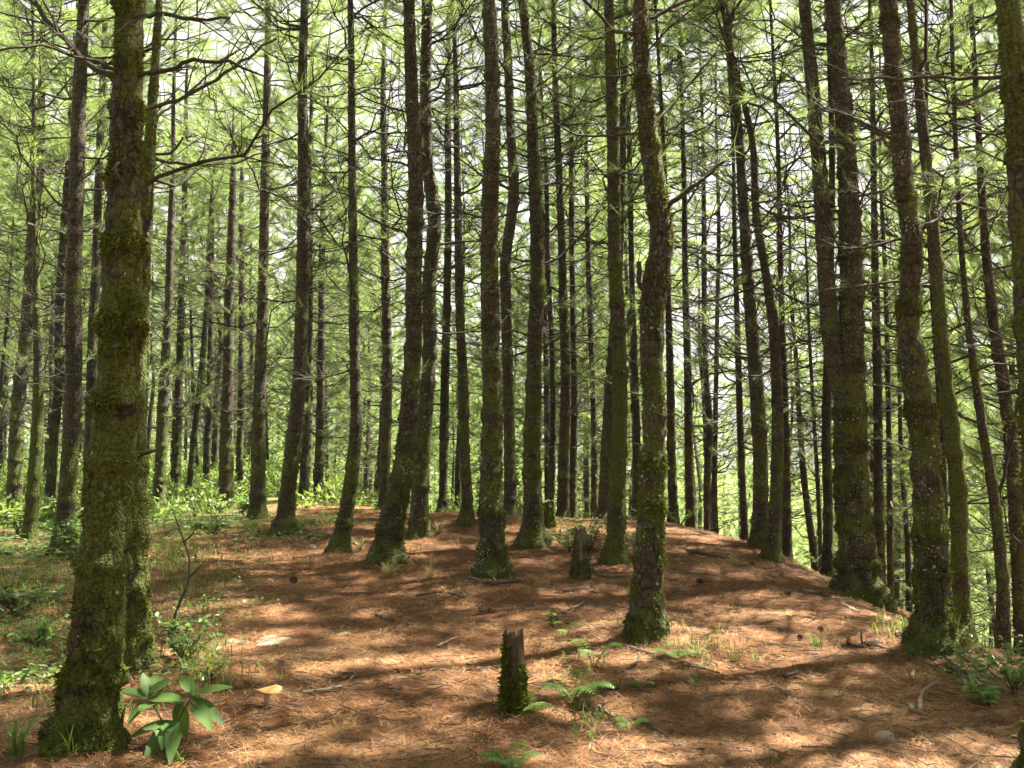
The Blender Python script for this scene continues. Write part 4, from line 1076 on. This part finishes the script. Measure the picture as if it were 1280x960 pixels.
# ------------------------------------------------------------------ stumps, sticks, stones, cones, mushroom
def stump(px, py, topx, topy, wb, wt, label, moss=0, wood=.5, seed=0, fallback=None, depth=None, lichen=0, mat='deadwood'):
    rng = np.random.default_rng(5000 + seed)
    p = hit(px, py, fallback)
    if depth: p = np.array([*at(px, py, depth)[:2], 0]); p[2] = float(ground_h(p[0], p[1]))
    dep = p[1]; k = dep / F
    top = at(topx, topy, dep) - p; h = top[2]
    n, sides = 44, 40
    s = np.linspace(0, 1, n); th = np.arange(sides) / sides * 6.28318
    r = (wb * (1 - s) ** 1.6 + wt * (1 - (1 - s) ** 1.6)) * k / 2
    jag = .035 * np.sin(2 * th + seed) + .025 * np.sin(7 * th + 2 * seed) + rng.normal(size=sides) * .022
    C = np.stack([top[0] * s, top[1] * s, h * s - .06 * (s == 0)], -1)
    V = np.zeros((n, sides, 3))
    for a in range(n):
        q = np.stack([np.cos(th), np.sin(th), np.zeros(sides)], -1)
        V[a] = C[a] + q * (r[a] * (1 + .10 * np.sin(5 * th + seed) + .05 * np.sin(11 * th + s[a] * 2)))[:, None]
        V[a, :, 2] += jag * h * s[a] ** 3 * .8
        for b in range(sides):
            V[a, b] += q[b] * r[a] * .12 * mnoise.noise(Vector(V[a, b] * 14 + seed * 7)) + q[b] * r[a] * .10 * mnoise.noise(Vector((V[a, b, 0] * 45, V[a, b, 1] * 45, V[a, b, 2] * 6)))
    i_ = np.arange(n - 1)[:, None]; j = np.arange(sides)[None]
    a = i_ * sides + j; b = i_ * sides + (j + 1) % sides
    Q = np.stack([a, b, b + sides, a + sides], -1).reshape(-1, 4)
    VV = V.reshape(-1, 3)
    # hollow splintered top
    inner = V[-1] * .0 + C[-1] + (V[-1] - C[-1]) * .55 - np.array([0, 0, .10 * h])
    cen = C[-1] - np.array([0, 0, .16 * h])
    VV = np.concatenate([VV, inner, [cen]])
    o0 = (n - 1) * sides; o1 = n * sides; jj = np.arange(sides)
    Q2 = np.stack([o0 + jj, o0 + (jj + 1) % sides, o1 + (jj + 1) % sides, o1 + jj], -1)
    T2 = np.stack([o1 + jj, o1 + (jj + 1) % sides, np.full(sides, o1 + sides)], -1)
    root = thing('tree_stump', p, label, 'stump')
    mb = MB(); mb.add(VV, np.concatenate([Q, Q2]), T2)
    link('wood', mb.mesh('wood', M[mat]), root)
    if moss:
        def mask(Cn):
            nn = np.array([mnoise.noise(Vector(c * 9 + seed)) for c in Cn])
            return np.clip(1.75 - Cn[:, 2] / h * 2.3 + nn * 1.5 + 1.1 * (Cn[:, 0] < top[0] * Cn[:, 2] / h - r.mean() * .4), 0, 1) ** 1.5
        f = fuzz(VV, Q, moss, rng, mask, 'moss'); link('moss', f.mesh('moss', M['moss'], False), root)
    if lichen:
        f = fuzz(VV, Q, lichen, rng, lambda Cn: np.ones(len(Cn)), 'lichen'); link('lichen', f.mesh('lichen', M['lichen'], False), root)['kind'] = 'stuff'
stump(641, 894, 642, 790, 34, 21, 'near broken stump with splintered brown wood above green moss', 60000, seed=1)
stump(725, 724, 725, 660, 25, 13, 'narrow grey split stump beside the leafy shrub', 24000, seed=2, mat='greywood')
stump(687, 662, 687, 626, 15, 12, 'small dark mossy stump right of the moss-skirted pine', 14000, seed=4, fallback=18, mat='bark_heavy')

def stick(pp, w, label, mat='stick', seed=0, lift=.012, name='fallen_stick', twigs=2):
    rng = np.random.default_rng(6000 + seed)
    P = np.array([hit(x, y) for x, y in pp]); dep = P[0, 1]
    P[:, 2] += lift + w * dep / F / 2 * .6
    c = P.mean(0); c[2] = P[:, 2].min()
    n = len(P); w *= 1.25; W = np.linspace(w, w * .55, n) * dep / F / 2
    if n == 2: P = np.array([P[0], P.mean(0) + rng.normal(size=3) * .02 * np.array([1, 1, .4]), P[1]]); W = np.array([W[0], W.mean(), W[1]])
    Q, Wq, _ = resample(P, W, .03)
    Q[:, :2] += rng.normal(size=(len(Q), 2)) * .003; Q[:, 2] = np.maximum(Q[:, 2], ground_h(Q[:, 0], Q[:, 1]) + .008)
    mb = MB(); tube(mb, Q - c, Wq * rng.uniform(.85, 1.15, len(Q)), 7)
    for k in range(twigs):
        a = rng.integers(1, len(Q) - 1); d = unit(unit(Q[a] - Q[a - 1]) + rng.normal(size=3) * np.array([.7, .7, .25]) + np.array([0, 0, .15])); l = rng.uniform(.05, .16)
        tube(mb, np.array([Q[a], Q[a] + d * l * .5, Q[a] + d * l + rng.normal(size=3) * .01]) - c, [Wq[a] * .5, Wq[a] * .4, .001], 4)
    return tag(link(name, mb.mesh(name, M[mat]), loc=c), label, 'stick')
stick([(741, 864), (775, 864), (813, 866)], 4.5, 'straight dark stick lying right of the feathery fern', seed=1)
stick([(733, 823), (752, 822), (765, 818)], 4, 'short dark stick between the fern seedling and the crooked pine', seed=2)
stick([(765, 806), (800, 818), (837, 828)], 6, 'thick dark fallen branch at the foot of the crooked pine', seed=3, twigs=5)
stick([(791, 903), (815, 914), (839, 927)], 5, 'dark slanting stick on mid right needles below the little fern', seed=4)
stick([(703, 771), (720, 763), (735, 754)], 3, 'thin bent twig above the lime seedling', seed=5, lift=.03, twigs=4)
stick([(600, 767), (630, 765), (656, 763)], 3, 'thin dark twig below the middle pine', seed=6)
stick([(738, 893), (767, 901)], 4, 'stubby stick below the feathery fern', seed=7)
stick([(831, 942), (871, 954)], 4, 'reddish stick near the bottom edge in the middle right', seed=8)
stick([(546, 811), (572, 799)], 3, 'pale slanting stick left of the near stump', 'palestick', seed=9)
stick([(959, 853), (978, 868), (996, 882)], 4, 'long arm of a forked stick in the bright sun patch', seed=10)
stick([(996, 882), (1016, 873)], 3, 'short arm crossing the forked stick in the sun patch', seed=11)
stick([(980, 850), (1010, 845)], 4.5, 'brown stick lying above the forked stick', seed=12)
stick([(1150, 893), (1151, 876), (1158, 863), (1170, 857)], 4.5, 'pale curved stick like a hook on the right needles', 'palestick', seed=13, twigs=0)
stick([(1138, 886), (1156, 897)], 5, 'grey broken stick beside the pale hook stick', 'palestick', seed=14, twigs=1)
stick([(900, 934), (939, 941)], 4, 'dark stick at the bottom in shade left of the sun patch', seed=15)
stick([(1178, 904), (1201, 917)], 5, 'dark short stick right of the rock', seed=16)
stick([(1052, 812), (1075, 811), (1098, 804)], 6, 'knotty dark branch left of the leaning bank-edge pine', seed=17, twigs=4)
stick([(1093, 808), (1140, 826), (1197, 848)], 3.5, 'long thin branch before the leaning bank-edge pine', seed=18, twigs=6)
stick([(1141, 842), (1144, 854)], 4, 'pale stub of wood below the leaning bank-edge pine', 'palestick', seed=19, twigs=0)
stick([(1052, 757), (1074, 768)], 4.5, 'white weathered stick at the foot of the twin-stemmed pine', 'palestick', seed=20, twigs=0)
stick([(378, 870), (402, 867), (428, 861)], 5, 'half sunlit stick right of the tan mushroom', 'palestick', seed=21)
stick([(415, 842), (441, 845)], 4, 'short dark stick above the half sunlit stick', seed=22)
stick([(520, 747), (550, 742), (581, 750)], 3, 'thin dark twig below the spread-foot pine', seed=23)
stick([(1185, 835), (1215, 856), (1235, 868)], 5, 'dark branch lying downslope under the bank-edge pine', seed=24, twigs=4)
stick([(586, 726), (612, 732), (650, 729)], 6, 'bare root curling out at the foot of the middle pine', seed=25, twigs=0, name='exposed_root')
stick([(1180, 822), (1210, 845), (1228, 862)], 4, 'pale stick beside the branch on the bank', 'palestick', seed=26)
stick([(770, 845), (790, 836), (800, 822)], 4, 'dark twig crossing below the thick fallen branch', seed=27)
stick([(1040, 935), (1084, 940)], 3, 'thin twig in the sun patch left of the rock', seed=28)
stick([(745, 640), (752, 648)], 5, 'pale broken stick on the crest shrub', 'palestick', seed=29)
stick([(470, 772), (492, 778)], 3.5, 'short dark twig on the open needles left of centre', seed=30)
stick([(855, 835), (900, 845)], 3, 'thin twig right of the drooping fern', seed=31)
stick([(860, 690), (890, 697), (912, 700)], 5, 'dark branch on the sunlit rim behind the crooked pine', seed=32, twigs=4)
stick([(1000, 742), (1035, 748)], 5, 'dark sticks of bark near the twin-stemmed pine', seed=33, twigs=4)
stick([(705, 742), (730, 738), (748, 744)], 3.5, 'twiggy dark stick lying before the narrow split stump', seed=35, twigs=7)
stick([(742, 716), (764, 724), (785, 722)], 3.5, 'twiggy stick right of the narrow split stump', seed=36, twigs=7)
stick([(560, 900), (585, 893)], 2.5, 'thin straw coloured twig left of the near stump foot', 'palestick', seed=34, twigs=0)

def rock(px, py, w, label, seed=0, mat='rock'):
    p = hit(px, py); k = p[1] / F; rr = w * k / 2
    import bmesh
    bm = bmesh.new(); bmesh.ops.create_icosphere(bm, subdivisions=4, radius=1)
    for v in bm.verts:
        q = v.co.normalized()
        for nrm, dd in ((Vector((.7, -.5, .5)), .72), (Vector((-.6, -.3, .6)), .74), (Vector((.1, .8, .6)), .7), (Vector((-.5, .6, .2)), .8), (Vector((.2, -.9, .1)), .78)):
            n = nrm.normalized(); e = v.co.dot(n) - dd
            if e > 0: v.co -= n * e * .92
        v.co *= 1 + .08 * mnoise.noise(q * 3 + Vector((seed, 0, 0)))
        v.co = Vector((v.co.x * rr * 1.1, v.co.y * rr * .9, v.co.z * rr * .7))
    me = bpy.data.meshes.new('rock'); bm.to_mesh(me); bm.free(); me.materials.append(M[mat])
    return tag(link('rock', me, loc=p + np.array([0, 0, rr * .25])), label, 'rock')
rock(1106, 926, 24, 'angular grey rock half sunk in needles at the lower right', 1)
rock(1126, 792, 12, 'small pale stone left of the leaning bank-edge pine', 2)
rock(390, 685, 9, 'small pale stone on the needles below the clean leaning pine', 3)
rock(262, 686, 8, 'small whitish stone by the pale ground plant', 4)

def cone(px, py, w, label, seed=0):
    rng = np.random.default_rng(7000 + seed)
    p = hit(px, py); k = p[1] / F; l = w * .78 * k; r = l * .36
    mb = MB()
    s = np.linspace(0, 1, 8)
    az = rng.uniform(0, 6.28); ax = np.array([math.cos(az), math.sin(az), .12])
    tube(mb, ax[None] * ((s - .5) * l)[:, None] + np.array([0, 0, r]), r * .55 * np.sin(np.pi * np.clip(s, .08, .94)), 8)
    x = unit(np.cross(ax, [0, 0, 1])); y = np.cross(x, ax)
    for q in range(70):
        t = (q + .5) / 70; th = q * 2.39996; rad = r * math.sin(math.pi * (.1 + .82 * t)) ** .7
        rd = math.cos(th) * x + math.sin(th) * y
        b = ax * (t - .5) * l + np.array([0, 0, r]) + rd * rad * .45
        leaf(mb, b, rd * .9 + ax * .5, ax, rad * .75, rad * .75, 0, .5, .3, .1, 3)
    return tag(link('pine_cone', mb.mesh('pine_cone', M['cone']), loc=p), label, 'pine cone')
cone(367, 730, 15, 'dark pine cone on the needles below the clean leaning pine', 1)
cone(875, 730, 12, 'pine cone on the sunny slope right of the crooked pine', 2)
cone(1062, 812, 15, 'dark pine cone by the knotty branch', 3)
cone(1000, 800, 11, 'pine cone left of the lone grass tuft', 4)
cone(940, 708, 10, 'pine cone just below the rim pair', 5)
cone(1026, 790, 11, 'pine cone above the lone grass tuft', 6)
cone(876, 946, 16, 'pine cone at the bottom edge right of the reddish stick', 7)
cone(985, 745, 11, 'pine cone left of the dark bark sticks', 8)

def mushroom():
    p = hit(333, 884); k = p[1] / F
    root = thing('mushroom', p, 'tan flat-capped mushroom standing in the needles', 'mushroom')
    th = np.linspace(0, 6.28318, 33)[:-1]
    mb = MB(); h = 19 * k
    tube(mb, [(0, 0, -.02), (.002, 0, h * .5), (0, 0, h)], [3.6 * k, 3.6 * k, 6 * k], 12); link('stem', mb.mesh('stem', M['mushstem']), root)
    prof = [(.02, .0), (.2, .02), (.6, .35), (.9, .75), (1.0, 1.0), (.98, 1.06), (.8, .92), (.4, .72), (.0, .62)]
    V = []; Rr = 17 * k
    for r_, z_ in prof:
        w = 1 + .07 * np.sin(3 * th + 1) + .04 * np.sin(7 * th)
        V.append(np.stack([np.cos(th) * Rr * r_ * w, np.sin(th) * Rr * r_ * w * .9, h * .82 + z_ * 6 * k + .0 * th + Rr * .15 * r_ * np.sin(2 * th)], -1))
    V = np.array(V); n, m = V.shape[:2]
    i_ = np.arange(n - 1)[:, None]; j = np.arange(m)[None]
    a = i_ * m + j; b = i_ * m + (j + 1) % m
    mb = MB(); mb.add(V.reshape(-1, 3), np.stack([a, b, b + m, a + m], -1).reshape(-1, 4)); link('cap', mb.mesh('cap', M['mushroom']), root)
mushroom()
